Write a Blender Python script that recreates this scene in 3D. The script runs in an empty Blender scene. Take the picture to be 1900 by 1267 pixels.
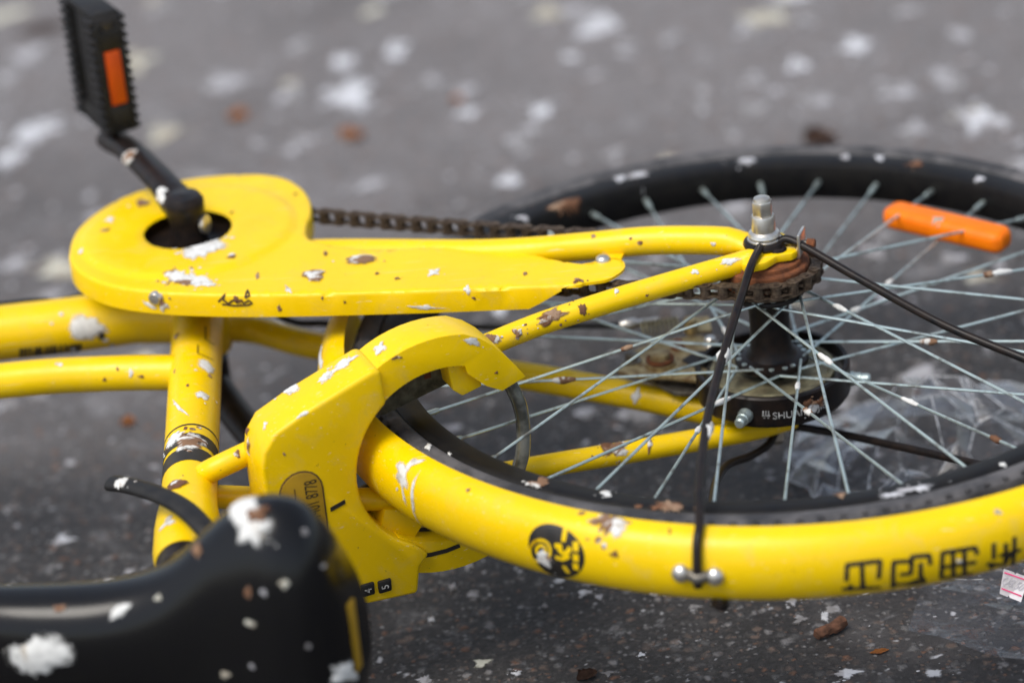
import bpy, bmesh, math, random
from mathutils import Vector, Matrix, noise
from mathutils.bvhtree import BVHTree
from mathutils.geometry import delaunay_2d_cdt

random.seed(7)
R = math.radians
scene = bpy.context.scene
COL = scene.collection

# ------------------------------------------------------------------ frame of the bicycle
# The bicycle lies on its left side.  Its own axes: X to the rear, Y away from the saddle, Z out of its right
# side; the origin is the middle of the rear hub.  ROOT carries those axes onto the street (ground z = 0).
GN = Vector((-0.05, 0.0, 1.0)).normalized()
ROOT = Matrix.Translation((0, 0, 0.163)) @ GN.rotation_difference(Vector((0, 0, 1))).to_matrix().to_4x4()
ROOTI = ROOT.inverted()

# ------------------------------------------------------------------ camera
CAMPOS = Vector((-0.1928, -2.2592, 1.1504)); YAW, PITCH, ROLL = R(0.158), R(26.654), R(-5.773); FPX = 6498.3
W0, H0 = 1900.0, 1267.0
FWD = Vector((math.sin(YAW)*math.cos(PITCH), math.cos(YAW)*math.cos(PITCH), -math.sin(PITCH)))
RGT = Vector((math.cos(YAW), -math.sin(YAW), 0)); UPV = RGT.cross(FWD)
RGT = (RGT*math.cos(ROLL) + UPV*math.sin(ROLL)).normalized(); UPV = RGT.cross(FWD)
cam_data = bpy.data.cameras.new('camera'); cam = bpy.data.objects.new('camera', cam_data); COL.objects.link(cam)
cm = Matrix((RGT, UPV, -FWD)).transposed().to_4x4(); cm.translation = CAMPOS
cam.matrix_world = ROOT @ cm
cam_data.sensor_width = 36; cam_data.lens = FPX/1900*36
cam_data.clip_start = 0.05; cam_data.clip_end = 400
cam_data.dof.use_dof = True; cam_data.dof.focus_distance = 2.44; cam_data.dof.aperture_fstop = 2.5
cam_data.dof.aperture_blades = 8
scene.camera = cam

# ------------------------------------------------------------------ light
world = bpy.data.worlds.new('World'); scene.world = world; world.use_nodes = True
wn = world.node_tree; bg = wn.nodes['Background']
sky = wn.nodes.new('ShaderNodeTexSky'); sky.sky_type = 'NISHITA'; sky.sun_disc = False
SUN_EL, SUN_AZ = R(63), R(228)          # azimuth from +Y towards +X
sky.sun_elevation = SUN_EL; sky.sun_rotation = SUN_AZ
sky.air_density = 1.0; sky.dust_density = 2.2; sky.ozone_density = 1.0
hs_ = wn.nodes.new('ShaderNodeHueSaturation'); hs_.inputs['Saturation'].default_value = 0.6      # thin cloud: a paler sky
wn.links.new(sky.outputs[0], hs_.inputs['Color']); wn.links.new(hs_.outputs[0], bg.inputs[0]); bg.inputs[1].default_value = 0.115
sd = bpy.data.lights.new('sun', 'SUN'); sd.energy = 1.5; sd.angle = R(32); sd.color = (1.0, 0.95, 0.87)
so = bpy.data.objects.new('sun', sd); COL.objects.link(so)
sv = Vector((math.sin(SUN_AZ)*math.cos(SUN_EL), math.cos(SUN_AZ)*math.cos(SUN_EL), math.sin(SUN_EL)))
so.rotation_euler = (-sv).to_track_quat('-Z', 'Y').to_euler(); so.location = (0, 0, 5)
scene.view_settings.view_transform = 'Standard'; scene.view_settings.look = 'None'
scene.view_settings.exposure = 0.70; scene.view_settings.gamma = 1.0

# ------------------------------------------------------------------ materials
MAT = {}
def new_mat(name):
    m = bpy.data.materials.new(name); m.use_nodes = True; MAT[name] = m
    return m, m.node_tree, m.node_tree.nodes['Principled BSDF']
def node(nt, t, **kw):
    n = nt.nodes.new(t)
    for k, v in kw.items():
        if k == 'ins':
            for a, b in v.items(): n.inputs[a].default_value = b
        else: setattr(n, k, v)
    return n
def ramp(nt, src, stops, interp='LINEAR'):
    r = nt.nodes.new('ShaderNodeValToRGB'); r.color_ramp.interpolation = interp
    e = r.color_ramp.elements
    while len(e) < len(stops): e.new(0.5)
    for i, (p, c) in enumerate(stops):
        e[i].position = p; e[i].color = (*c, 1) if len(c) == 3 else c
    nt.links.new(src, r.inputs[0]); return r
def coords(nt): return node(nt, 'ShaderNodeTexCoord').outputs['Object']
def noise_tex(nt, vec, scale, detail=3, rough=0.55, dist=0.0):
    n = node(nt, 'ShaderNodeTexNoise', ins={'Scale': scale, 'Detail': detail, 'Roughness': rough, 'Distortion': dist})
    nt.links.new(vec, n.inputs['Vector']); return n.outputs['Fac']
def mixc(nt, fac, a, b):
    m = node(nt, 'ShaderNodeMix', data_type='RGBA')
    if hasattr(fac, 'links'): nt.links.new(fac, m.inputs[0])
    else: m.inputs[0].default_value = fac
    for s, v in ((6, a), (7, b)):
        if hasattr(v, 'links'): nt.links.new(v, m.inputs[s])
        else: m.inputs[s].default_value = (*v, 1)
    return m.outputs[2]
def bump(nt, bs, h, strength, dist=0.001):
    b = node(nt, 'ShaderNodeBump', ins={'Strength': strength, 'Distance': dist})
    nt.links.new(h, b.inputs['Height']); nt.links.new(b.outputs[0], bs.inputs['Normal'])
def simple(name, col, rough=0.5, metal=0.0, var=0.15, scale=60, spec=0.5, col2=None, bmp=0.0, coat=0.0, thr=(0.35, 0.7)):
    m, nt, bs = new_mat(name)
    c = coords(nt); n = noise_tex(nt, c, scale, 4, 0.6)
    c2 = col2 or tuple(x*(1-var*2) for x in col)
    r = ramp(nt, n, [(thr[0], c2), (thr[1], col)])
    nt.links.new(r.outputs[0], bs.inputs['Base Color'])
    rr = ramp(nt, n, [(0.3, (min(1, rough*1.3),)*3), (0.75, (rough,)*3)])
    nt.links.new(rr.outputs[0], bs.inputs['Roughness'])
    bs.inputs['Metallic'].default_value = metal; bs.inputs['Specular IOR Level'].default_value = spec
    bs.inputs['Coat Weight'].default_value = coat; bs.inputs['Coat Roughness'].default_value = 0.15
    if bmp: bump(nt, bs, n, bmp, 0.0006)
    return m

def yellow(name, base):
    m, nt, bs = new_mat(name); c = coords(nt)
    big = noise_tex(nt, c, 12, 5, 0.65); fine = noise_tex(nt, c, 240, 3, 0.7); mid = noise_tex(nt, c, 55, 6, 0.72, 0.7)
    col = mixc(nt, ramp(nt, big, [(0.35, (0, 0, 0)), (0.75, (1, 1, 1))]).outputs[0], base, tuple(x*0.88 for x in base))
    dust = ramp(nt, mid, [(0.52, (0, 0, 0)), (0.80, (0.42,)*3)])
    col = mixc(nt, dust.outputs[0], col, (0.60, 0.44, 0.13))
    # fine scratches: noise stretched along two directions
    for rot_, th in ((0.5, 0.70), (-0.9, 0.715)):
        mp = node(nt, 'ShaderNodeMapping'); mp.inputs['Rotation'].default_value = (0.3, 0.2, rot_); mp.inputs['Scale'].default_value = (14, 520, 520)
        nt.links.new(c, mp.inputs['Vector']); sn = noise_tex(nt, mp.outputs[0], 1.0, 2, 0.5)
        col = mixc(nt, ramp(nt, sn, [(th, (0, 0, 0)), (th+0.03, (0.45,)*3)]).outputs[0], col, (0.80, 0.72, 0.45))
    spk = ramp(nt, fine, [(0.70, (0, 0, 0)), (0.74, (0.8,)*3)])
    col = mixc(nt, spk.outputs[0], col, (0.16, 0.09, 0.03))
    nt.links.new(col, bs.inputs['Base Color'])
    rr = ramp(nt, mid, [(0.35, (0.28,)*3), (0.7, (0.55,)*3)]); nt.links.new(rr.outputs[0], bs.inputs['Roughness'])
    bs.inputs['Coat Weight'].default_value = 0.15; bs.inputs['Coat Roughness'].default_value = 0.25
    bs.inputs['Specular IOR Level'].default_value = 0.28
    bump(nt, bs, fine, 0.06, 0.0004)
    return m
yellow('yellow_paint', (0.93, 0.615, 0.0))
yellow('yellow_plastic', (0.93, 0.61, 0.0))
simple('black_paint', (0.006, 0.006, 0.007), 0.30, 0, 0.2, 120, col2=(0.020, 0.013, 0.010), bmp=0.12, spec=0.22)
simple('rim_black', (0.006, 0.006, 0.007), 0.36, 0, 0.2, 90, col2=(0.012, 0.011, 0.010), bmp=0.1, spec=0.2)
simple('rubber', (0.012, 0.012, 0.013), 0.55, 0, 0.2, 40, col2=(0.03, 0.028, 0.029), bmp=0.3, thr=(0.3, 0.55), spec=0.35)
simple('tyre_rubber', (0.036, 0.036, 0.039), 0.6, 0, 0.2, 30, col2=(0.115, 0.110, 0.112), bmp=0.3, thr=(0.36, 0.58), spec=0.4)
simple('black_plastic', (0.008, 0.008, 0.009), 0.45, 0, 0.2, 80, col2=(0.02, 0.019, 0.018), bmp=0.2, spec=0.3)
simple('saddle_vinyl', (0.005, 0.005, 0.006), 0.17, 0, 0.2, 140, col2=(0.006, 0.006, 0.006), bmp=0.05, spec=0.32)
simple('zinc_spoke', (0.60, 0.70, 0.67), 0.34, 0.8, 0.15, 70, col2=(0.22, 0.21, 0.18), thr=(0.3, 0.5))
simple('chrome', (0.76, 0.75, 0.72), 0.27, 0.9, 0.15, 120, col2=(0.58, 0.54, 0.47))
simple('old_steel', (0.30, 0.29, 0.26), 0.42, 0.8, 0.2, 140, col2=(0.12, 0.10, 0.075))
simple('zinc_yellow', (0.62, 0.52, 0.28), 0.42, 0.65, 0.2, 120, col2=(0.26, 0.17, 0.08))
simple('cream_plate', (0.36, 0.33, 0.20), 0.45, 0.5, 0.2, 70, col2=(0.14, 0.115, 0.07))
simple('rust', (0.24, 0.075, 0.022), 0.85, 0, 0.3, 170, col2=(0.10, 0.035, 0.015), bmp=0.5)
simple('chain_metal', (0.17, 0.125, 0.085), 0.55, 0.55, 0.3, 260, col2=(0.05, 0.032, 0.022), bmp=0.3)
simple('orange_plastic', (0.95, 0.21, 0.0), 0.4, 0, 0.1, 60, col2=(0.88, 0.17, 0.0), bmp=0.05, spec=0.3)
simple('orange_deep', (0.62, 0.075, 0.002), 0.35, 0, 0.1, 60)
simple('print_black', (0.012, 0.011, 0.010), 0.4, 0, 0.1, 90, col2=(0.03, 0.025, 0.02))
simple('print_brown', (0.10, 0.055, 0.02), 0.7, 0, 0.2, 120)
simple('print_white', (0.62, 0.62, 0.6), 0.6, 0, 0.2, 300, col2=(0.25, 0.25, 0.24), thr=(0.4, 0.55))
simple('plate_amber', (0.46, 0.27, 0.012), 0.35, 0, 0.1, 60)
simple('plate_dark', (0.20, 0.19, 0.13), 0.5, 0.55, 0.2, 110, col2=(0.07, 0.062, 0.04))
simple('leaf_brown', (0.105, 0.052, 0.032), 0.8, 0, 0.3, 120, col2=(0.035, 0.018, 0.011), bmp=0.4)
simple('twig_bark', (0.20, 0.085, 0.045), 0.8, 0, 0.3, 150, col2=(0.075, 0.035, 0.02), bmp=0.4)
simple('leaf_orange', (0.50, 0.19, 0.05), 0.8, 0, 0.2, 120, bmp=0.4)
simple('paper_white', (0.78, 0.76, 0.78), 0.7, 0, 0.05, 60)
simple('print_pink', (0.75, 0.05, 0.20), 0.6, 0, 0.05, 60)
simple('print_grey', (0.50, 0.48, 0.52), 0.6, 0, 0.05, 60)

# clear tube of the shackle
m, nt, bs = new_mat('clear_sleeve')
bs.inputs['Base Color'].default_value = (0.32, 0.33, 0.29, 1); bs.inputs['Roughness'].default_value = 0.12
bs.inputs['Coat Weight'].default_value = 1.0; bs.inputs['Metallic'].default_value = 0.35
n = noise_tex(nt, coords(nt), 60, 3); r_ = ramp(nt, n, [(0.35, (0.10, 0.10, 0.08)), (0.65, (0.34, 0.35, 0.31))]); nt.links.new(r_.outputs[0], bs.inputs['Base Color'])

# clear plastic film
m, nt, bs = new_mat('clear_film'); nt.nodes.remove(bs)
out = [x for x in nt.nodes if x.type == 'OUTPUT_MATERIAL'][0]
tr = node(nt, 'ShaderNodeBsdfTransparent'); tr.inputs[0].default_value = (0.97, 0.97, 0.98, 1)
gl = node(nt, 'ShaderNodeBsdfGlossy'); gl.inputs['Roughness'].default_value = 0.12
df = node(nt, 'ShaderNodeBsdfDiffuse'); df.inputs[0].default_value = (0.75, 0.78, 0.85, 1)
lw = node(nt, 'ShaderNodeLayerWeight', ins={'Blend': 0.30})
n = noise_tex(nt, coords(nt), 55, 4, 0.65, 0.8)
b = node(nt, 'ShaderNodeBump', ins={'Strength': 0.35, 'Distance': 0.003}); nt.links.new(n, b.inputs['Height'])
for q in (gl, lw): nt.links.new(b.outputs[0], q.inputs['Normal'])
pw = node(nt, 'ShaderNodeMath', operation='POWER'); pw.inputs[1].default_value = 2.6; lw.inputs['Blend'].default_value = 0.5
nt.links.new(lw.outputs['Facing'], pw.inputs[0])
mx = node(nt, 'ShaderNodeMath', operation='MULTIPLY_ADD'); mx.inputs[1].default_value = 1.35; mx.inputs[2].default_value = 0.02; mx.use_clamp = True
nt.links.new(pw.outputs[0], mx.inputs[0])
s1 = node(nt, 'ShaderNodeMixShader'); nt.links.new(mx.outputs[0], s1.inputs[0]); nt.links.new(tr.outputs[0], s1.inputs[1]); nt.links.new(gl.outputs[0], s1.inputs[2])
s2 = node(nt, 'ShaderNodeMixShader'); s2.inputs[0].default_value = 0.03; nt.links.new(s1.outputs[0], s2.inputs[1]); nt.links.new(df.outputs[0], s2.inputs[2])
nt.links.new(s2.outputs[0], out.inputs[0])

m, nt, bs = new_mat('film_crease')
bs.inputs['Base Color'].default_value = (0.7, 0.72, 0.75, 1); bs.inputs['Roughness'].default_value = 0.2; bs.inputs['Alpha'].default_value = 0.45
n = noise_tex(nt, coords(nt), 90, 3); nt.links.new(ramp(nt, n, [(0.4, (0.10,)*3), (0.62, (0.8,)*3)]).outputs[0], bs.inputs['Alpha'])
tf = MAT['clear_film'].copy(); tf.name = 'thin_film'; MAT['thin_film'] = tf
for q in tf.node_tree.nodes:
    if q.type == 'MATH' and q.operation == 'MULTIPLY_ADD': q.inputs[1].default_value = 0.55
    if q.type == 'MIX_SHADER' and not q.inputs[0].is_linked: q.inputs[0].default_value = 0.012
# dried droppings: ragged thin edges (transparent where the crust has flaked), chalky white with brown cores
def dropping_mat(name, white, brown, amount, cover, bump_d=0.0008, sc=1.0, soft=0.0, top=1.0):
    m, nt, bs = new_mat(name); c = coords(nt)
    out = [x for x in nt.nodes if x.type == 'OUTPUT_MATERIAL'][0]
    at = node(nt, 'ShaderNodeAttribute', attribute_name='rad')
    oi = node(nt, 'ShaderNodeObjectInfo')
    vv = node(nt, 'ShaderNodeVectorMath', operation='ADD'); nt.links.new(c, vv.inputs[0])
    cb = node(nt, 'ShaderNodeCombineXYZ'); mu = node(nt, 'ShaderNodeMath', operation='MULTIPLY'); mu.inputs[1].default_value = 37.0
    nt.links.new(oi.outputs['Random'], mu.inputs[0]); nt.links.new(mu.outputs[0], cb.inputs[0]); nt.links.new(cb.outputs[0], vv.inputs[1])
    v = vv.outputs[0]
    n1 = noise_tex(nt, v, 180*sc, 4, 0.65); n2 = noise_tex(nt, v, 75*sc, 3, 0.6, 0.5)
    r1 = ramp(nt, n2, [(amount, brown), (amount+0.08, white)])
    r2 = ramp(nt, n1, [(0.3, (0.55,)*3), (0.7, (1, 1, 1))])
    mm = node(nt, 'ShaderNodeMix', data_type='RGBA', blend_type='MULTIPLY'); mm.inputs[0].default_value = 0.6
    nt.links.new(r1.outputs[0], mm.inputs[6]); nt.links.new(r2.outputs[0], mm.inputs[7])
    nt.links.new(mm.outputs[2], bs.inputs['Base Color']); bs.inputs['Roughness'].default_value = 0.85
    bump(nt, bs, n1, 0.6, bump_d)
    # alpha = (1-rad)*a + noise
    inv = node(nt, 'ShaderNodeMath', operation='SUBTRACT'); inv.inputs[0].default_value = 1.0; nt.links.new(at.outputs['Fac'], inv.inputs[1])
    ad = node(nt, 'ShaderNodeMath', operation='ADD'); nt.links.new(inv.outputs[0], ad.inputs[0]); nt.links.new(n1, ad.inputs[1])
    al = ramp(nt, ad.outputs[0], [(0.55-cover, (0, 0, 0)), (min(0.99, 0.75-cover*0.6+soft), (top,)*3)])
    tr = node(nt, 'ShaderNodeBsdfTransparent'); ms = node(nt, 'ShaderNodeMixShader')
    nt.links.new(al.outputs[0], ms.inputs[0]); nt.links.new(tr.outputs[0], ms.inputs[1]); nt.links.new(bs.outputs[0], ms.inputs[2])
    nt.links.new(ms.outputs[0], out.inputs[0])
dropping_mat('dropping_white', (0.76, 0.76, 0.73), (0.55, 0.50, 0.42), 0.34, 0.0, soft=0.08)
dropping_mat('dropping_mixed', (0.74, 0.73, 0.69), (0.24, 0.13, 0.07), 0.47, 0.0, soft=0.08)
dropping_mat('dropping_brown', (0.34, 0.22, 0.14), (0.17, 0.075, 0.035), 0.50, 0.0, soft=0.08)
dropping_mat('stain_white', (0.62, 0.63, 0.66), (0.40, 0.39, 0.40), 0.42, -0.05, sc=0.45, soft=0.16)
dropping_mat('stain_cream', (0.60, 0.59, 0.50), (0.42, 0.38, 0.30), 0.45, -0.04, sc=0.45, soft=0.16)
dropping_mat('stain_grey', (0.46, 0.455, 0.475), (0.26, 0.25, 0.25), 0.48, -0.10, sc=0.4, soft=0.20, top=0.9)

# ground: old asphalt
m, nt, bs = new_mat('asphalt'); c = coords(nt)
def cells(scale, lo, hi, keep):
    """scattered chips: a Voronoi cell's core where the cell's random value passes 'keep'"""
    wv = node(nt, 'ShaderNodeTexNoise', ins={'Scale': scale*1.6, 'Detail': 2.0}); nt.links.new(c, wv.inputs['Vector'])
    wm = node(nt, 'ShaderNodeVectorMath', operation='MULTIPLY_ADD'); wm.inputs[1].default_value = (0.7/scale,)*3
    nt.links.new(wv.outputs['Color'], wm.inputs[0]); nt.links.new(c, wm.inputs[2])
    v = node(nt, 'ShaderNodeTexVoronoi', ins={'Scale': scale}); nt.links.new(wm.outputs[0], v.inputs['Vector'])
    sp = node(nt, 'ShaderNodeSeparateColor'); nt.links.new(v.outputs['Color'], sp.inputs[0])
    core = ramp(nt, v.outputs['Distance'], [(lo, (1, 1, 1)), (hi, (0, 0, 0))]); st = ramp(nt, sp.outputs[0], [(keep, (0, 0, 0)), (keep+0.04, (1, 1, 1))])
    mu = node(nt, 'ShaderNodeMath', operation='MULTIPLY'); nt.links.new(core.outputs[0], mu.inputs[0]); nt.links.new(st.outputs[0], mu.inputs[1])
    return mu.outputs[0], sp.outputs[1], v.outputs['Distance']
n_big = noise_tex(nt, c, 1.7, 5, 0.6); n_mid = noise_tex(nt, c, 16, 6, 0.7, 0.4); n_fine = noise_tex(nt, c, 420, 3, 0.7)
n_grit = noise_tex(nt, c, 170, 4, 0.75)
base = ramp(nt, n_grit, [(0.30, (0.012, 0.011, 0.011)), (0.50, (0.034, 0.031, 0.030)), (0.72, (0.075, 0.069, 0.065))]).outputs[0]
col = mixc(nt, ramp(nt, n_mid, [(0.34, (0.65,)*3), (0.56, (0, 0, 0))]).outputs[0], base, (0.020, 0.0175, 0.0165))
# patchy dust; its paling away from the saddle side paints in grazing sky glare
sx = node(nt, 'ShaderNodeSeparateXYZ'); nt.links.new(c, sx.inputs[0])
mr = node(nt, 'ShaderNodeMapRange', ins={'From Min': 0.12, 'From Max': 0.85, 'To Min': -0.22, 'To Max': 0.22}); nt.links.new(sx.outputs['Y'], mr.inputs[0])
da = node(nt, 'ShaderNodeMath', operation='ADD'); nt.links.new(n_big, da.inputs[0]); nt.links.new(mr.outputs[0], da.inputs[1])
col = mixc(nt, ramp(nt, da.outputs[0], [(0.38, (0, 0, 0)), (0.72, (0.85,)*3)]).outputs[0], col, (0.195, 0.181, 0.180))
pal = [(0.0, (0.10, 0.075, 0.062)), (0.22, (0.085, 0.080, 0.078)), (0.42, (0.15, 0.105, 0.082)), (0.58, (0.15, 0.145, 0.143)), (0.74, (0.17, 0.085, 0.050)), (0.84, (0.23, 0.22, 0.22)), (1.0, (0.33, 0.32, 0.32))]
hsum = []
for sc_, lo, hi, kp, st_ in ((105, 0.20, 0.46, 0.52, 0.80), (210, 0.20, 0.45, 0.45, 0.75), (62, 0.12, 0.36, 0.80, 0.7)):
    mk, rv, dv = cells(sc_, lo, hi, kp)
    ms_ = node(nt, 'ShaderNodeMath', operation='MULTIPLY'); ms_.inputs[1].default_value = st_; nt.links.new(mk, ms_.inputs[0])
    col = mixc(nt, ms_.outputs[0], col, ramp(nt, rv, pal, 'CONSTANT').outputs[0]); hsum.append(mk)
mk, rv, dv = cells(46, 0.05, 0.17, 0.66)
col = mixc(nt, mk, col, (0.48, 0.48, 0.50))
mk, rv, dv = cells(88, 0.06, 0.2, 0.74)
col = mixc(nt, mk, col, (0.42, 0.42, 0.43))
# pale scuffs and old washed-out droppings
n_pt = noise_tex(nt, c, 24, 6, 0.75, 0.3)
col = mixc(nt, ramp(nt, n_pt, [(0.60, (0, 0, 0)), (0.74, (0.6,)*3)]).outputs[0], col, (0.38, 0.375, 0.385))
n_bl = noise_tex(nt, c, 8.5, 7, 0.76, 0.5)
col = mixc(nt, ramp(nt, n_bl, [(0.57, (0, 0, 0)), (0.72, (0.5,)*3)]).outputs[0], col, (0.32, 0.315, 0.325))
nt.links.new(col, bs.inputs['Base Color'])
bs.inputs['Roughness'].default_value = 0.62; bs.inputs['Specular IOR Level'].default_value = 0.4
h1_ = node(nt, 'ShaderNodeMath', operation='ADD'); nt.links.new(hsum[0], h1_.inputs[0]); nt.links.new(hsum[1], h1_.inputs[1])
hh = node(nt, 'ShaderNodeMath', operation='ADD'); nt.links.new(h1_.outputs[0], hh.inputs[0]); nt.links.new(n_grit, hh.inputs[1])
bump(nt, bs, hh.outputs[0], 0.8, 0.0016)

# ------------------------------------------------------------------ mesh helpers
def link(name, me, mat, parent):
    o = bpy.data.objects.new(name, me); COL.objects.link(o)
    if mat: me.materials.append(MAT[mat])
    if parent: o.parent = parent
    return o
BVH = {}
def finish(name, bm, mat, parent, sharp=38, smooth=True):
    bmesh.ops.recalc_face_normals(bm, faces=bm.faces)
    if smooth:
        lim = R(sharp)
        for f in bm.faces: f.smooth = True
        for e in bm.edges:
            if len(e.link_faces) == 2 and e.calc_face_angle(0) > lim: e.smooth = False
    me = bpy.data.meshes.new(name); bm.to_mesh(me); bm.free()
    return link(name, me, mat, parent)
def mesh(name, vf, mat, parent, sharp=38, smooth=True, recalc=True):
    bm = bmesh.new(); add(bm, vf)
    return finish(name, bm, mat, parent, sharp, smooth)
def add(bm, vf):
    v = [bm.verts.new(p) for p in vf[0]]
    for f in vf[1]:
        try: bm.faces.new([v[i] for i in f])
        except ValueError: pass
def empty(name, parent=None, loc=None):
    o = bpy.data.objects.new(name, None); COL.objects.link(o); o.empty_display_size = 0.05
    if parent: o.parent = parent
    if loc: o.location = loc
    return o
def smooth_path(pts, n=8):
    P = [Vector(p) for p in pts]; out = []
    for i in range(len(P)-1):
        p0 = P[max(0, i-1)]; p1 = P[i]; p2 = P[i+1]; p3 = P[min(len(P)-1, i+2)]
        for k in range(n):
            t = k/n
            out.append(0.5*((2*p1) + (p2-p0)*t + (2*p0-5*p1+4*p2-p3)*t*t + (3*p1-p0-3*p2+p3)*t**3))
    out.append(P[-1]); return out
def tube(pts, rad, seg=14, caps=True, closed=False, flat=None, flat_axis=None):
    """pts: points, rad: radius or list; flat: list of scale along the second frame axis"""
    P = [Vector(p) for p in pts]; n = len(P)
    rad = rad if isinstance(rad, (list, tuple)) else [rad]*n
    if len(rad) != n:
        rad = [rad[0] + (rad[-1]-rad[0])*i/(n-1) for i in range(n)] if len(rad) == 2 else [rad[min(len(rad)-1, int(i*(len(rad)-1)/(n-1)))] for i in range(n)]
    V, F = [], []; up = None
    for i in range(n):
        t = (P[(i+1) % n]-P[i-1]) if closed else (P[min(i+1, n-1)]-P[max(i-1, 0)])
        t.normalize()
        if up is None:
            a = Vector(flat_axis) if flat_axis else (Vector((0, 0, 1)) if abs(t.z) < 0.9 else Vector((1, 0, 0)))
            up = (a - t*a.dot(t)).normalized()
        else: up = (up - t*up.dot(t)).normalized()
        side = t.cross(up); fs = flat[i] if flat else 1.0
        for k in range(seg):
            a = 2*math.pi*k/seg
            V.append(P[i] + (up*math.cos(a)*fs + side*math.sin(a))*rad[i])
    m_ = n if closed else n-1
    for i in range(m_):
        for k in range(seg):
            a, b_ = i*seg+k, i*seg+(k+1) % seg; j = (i+1) % n
            F.append((a, b_, j*seg+(k+1) % seg, j*seg+k))
    if caps and not closed:
        F.append(tuple(range(seg-1, -1, -1))); F.append(tuple(range((n-1)*seg, n*seg)))
    return V, F
def lathe(profile, center=(0, 0, 0), seg=32, axis=None):
    """profile of (r, z) swept about Z (or about axis)"""
    V, F = [], []; c = Vector(center); n = len(profile)
    q = Vector((0, 0, 1)).rotation_difference(Vector(axis)) if axis else None
    for r, z in profile:
        for k in range(seg):
            a = 2*math.pi*k/seg; p = Vector((r*math.cos(a), r*math.sin(a), z))
            if q: p = q @ p
            V.append(c+p)
    for i in range(n-1):
        for k in range(seg): F.append((i*seg+k, i*seg+(k+1) % seg, (i+1)*seg+(k+1) % seg, (i+1)*seg+k))
    if profile[0][0] > 1e-4 and profile[-1][0] > 1e-4:      # a ring: close the section instead of capping it
        for k in range(seg): F.append(((n-1)*seg+k, (n-1)*seg+(k+1) % seg, (k+1) % seg, k))
    else:
        F.append(tuple(range(seg-1, -1, -1))); F.append(tuple(range((n-1)*seg, n*seg)))
    return V, F
def ring_profile(profile, a0, a1, n, closed=False):
    """closed cross-section loop of (r, z) swept about the hub from angle a0 to a1"""
    V, F = [], []; m_ = len(profile); cnt = n if closed else n+1
    for i in range(cnt):
        a = a0+(a1-a0)*i/n
        for r, z in profile: V.append(Vector((r*math.cos(a), r*math.sin(a), z)))
    for i in range(n):
        j = (i+1) % cnt
        for k in range(m_): F.append((i*m_+k, i*m_+(k+1) % m_, j*m_+(k+1) % m_, j*m_+k))
    if not closed:
        F.append(tuple(range(m_-1, -1, -1))); F.append(tuple(range(n*m_, (n+1)*m_)))
    return V, F
def prism(poly, org, ex, ey, en, n0, n1, bev=0.002, seg=2, taper=0.0):
    """2-D polygon in (ex,ey) extruded along en from n0 to n1, edges rounded -> bmesh"""
    bm = bmesh.new(); org, ex, ey, en = map(Vector, (org, ex, ey, en))
    v0 = [bm.verts.new(org+ex*p[0]+ey*p[1]+en*n0) for p in poly]; v1 = [bm.verts.new(org+ex*p[0]+ey*p[1]+en*n1) for p in poly]
    f0 = bm.faces.new(v0[::-1]); f1 = bm.faces.new(v1); n = len(poly)
    for i in range(n): bm.faces.new((v0[i], v0[(i+1) % n], v1[(i+1) % n], v1[i]))
    bmesh.ops.recalc_face_normals(bm, faces=bm.faces)
    if bev > 0:
        es = [e for e in bm.edges if len(e.link_faces) == 2 and e.calc_face_angle(0) > R(35)]
        bmesh.ops.bevel(bm, geom=es, offset=bev, segments=seg, affect='EDGES', profile=0.5, clamp_overlap=True)
    return bm
def boxm(c, sx, sy, sz, bev=0.001, ex=(1, 0, 0), ey=(0, 1, 0), en=(0, 0, 1)):
    return prism([(-sx/2, -sy/2), (sx/2, -sy/2), (sx/2, sy/2), (-sx/2, sy/2)], c, ex, ey, en, -sz/2, sz/2, bev)
def join_bm(bms):
    out = bmesh.new()
    for b_ in bms:
        me = bpy.data.meshes.new('tmp'); b_.to_mesh(me); b_.free(); out.from_mesh(me); bpy.data.meshes.remove(me)
    return out
def ray(px, py): return (FWD + RGT*((px-W0/2)/FPX) - UPV*((py-H0/2)/FPX)).normalized()
def at(px, py, z):
    """the point of the bicycle's axes at height z that the photograph shows at (px, py)"""
    d = ray(px, py); return CAMPOS + d*((z-CAMPOS.z)/d.z)
def at_plane(px, py, o, n):
    d = ray(px, py); o = Vector(o); n = Vector(n); return CAMPOS + d*((o-CAMPOS).dot(n)/d.dot(n))
def on_ground(px, py):
    o = ROOT @ CAMPOS; d = (ROOT.to_3x3() @ ray(px, py)); p = o + d*(-o.z/d.z); return Vector((p.x, p.y, 0))
def bvh(o):
    if o.name not in BVH:
        me = o.data; BVH[o.name] = BVHTree.FromPolygons([v.co.copy() for v in me.vertices], [tuple(p.vertices) for p in me.polygons])
    return BVH[o.name]
def hit(o, px, py):
    d = ray(px, py); h = bvh(o).ray_cast(CAMPOS, d)
    if h[0] is None: return None
    n = h[1] if h[1].dot(d) < 0 else -h[1]
    return h[0], n
def project(o, p, n, reach=0.03):
    h = bvh(o).ray_cast(p+n*reach, -n, reach*2.2)
    if h[0] is None: return None
    return h[0], (h[1] if h[1].dot(n) > 0 else -h[1])

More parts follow.
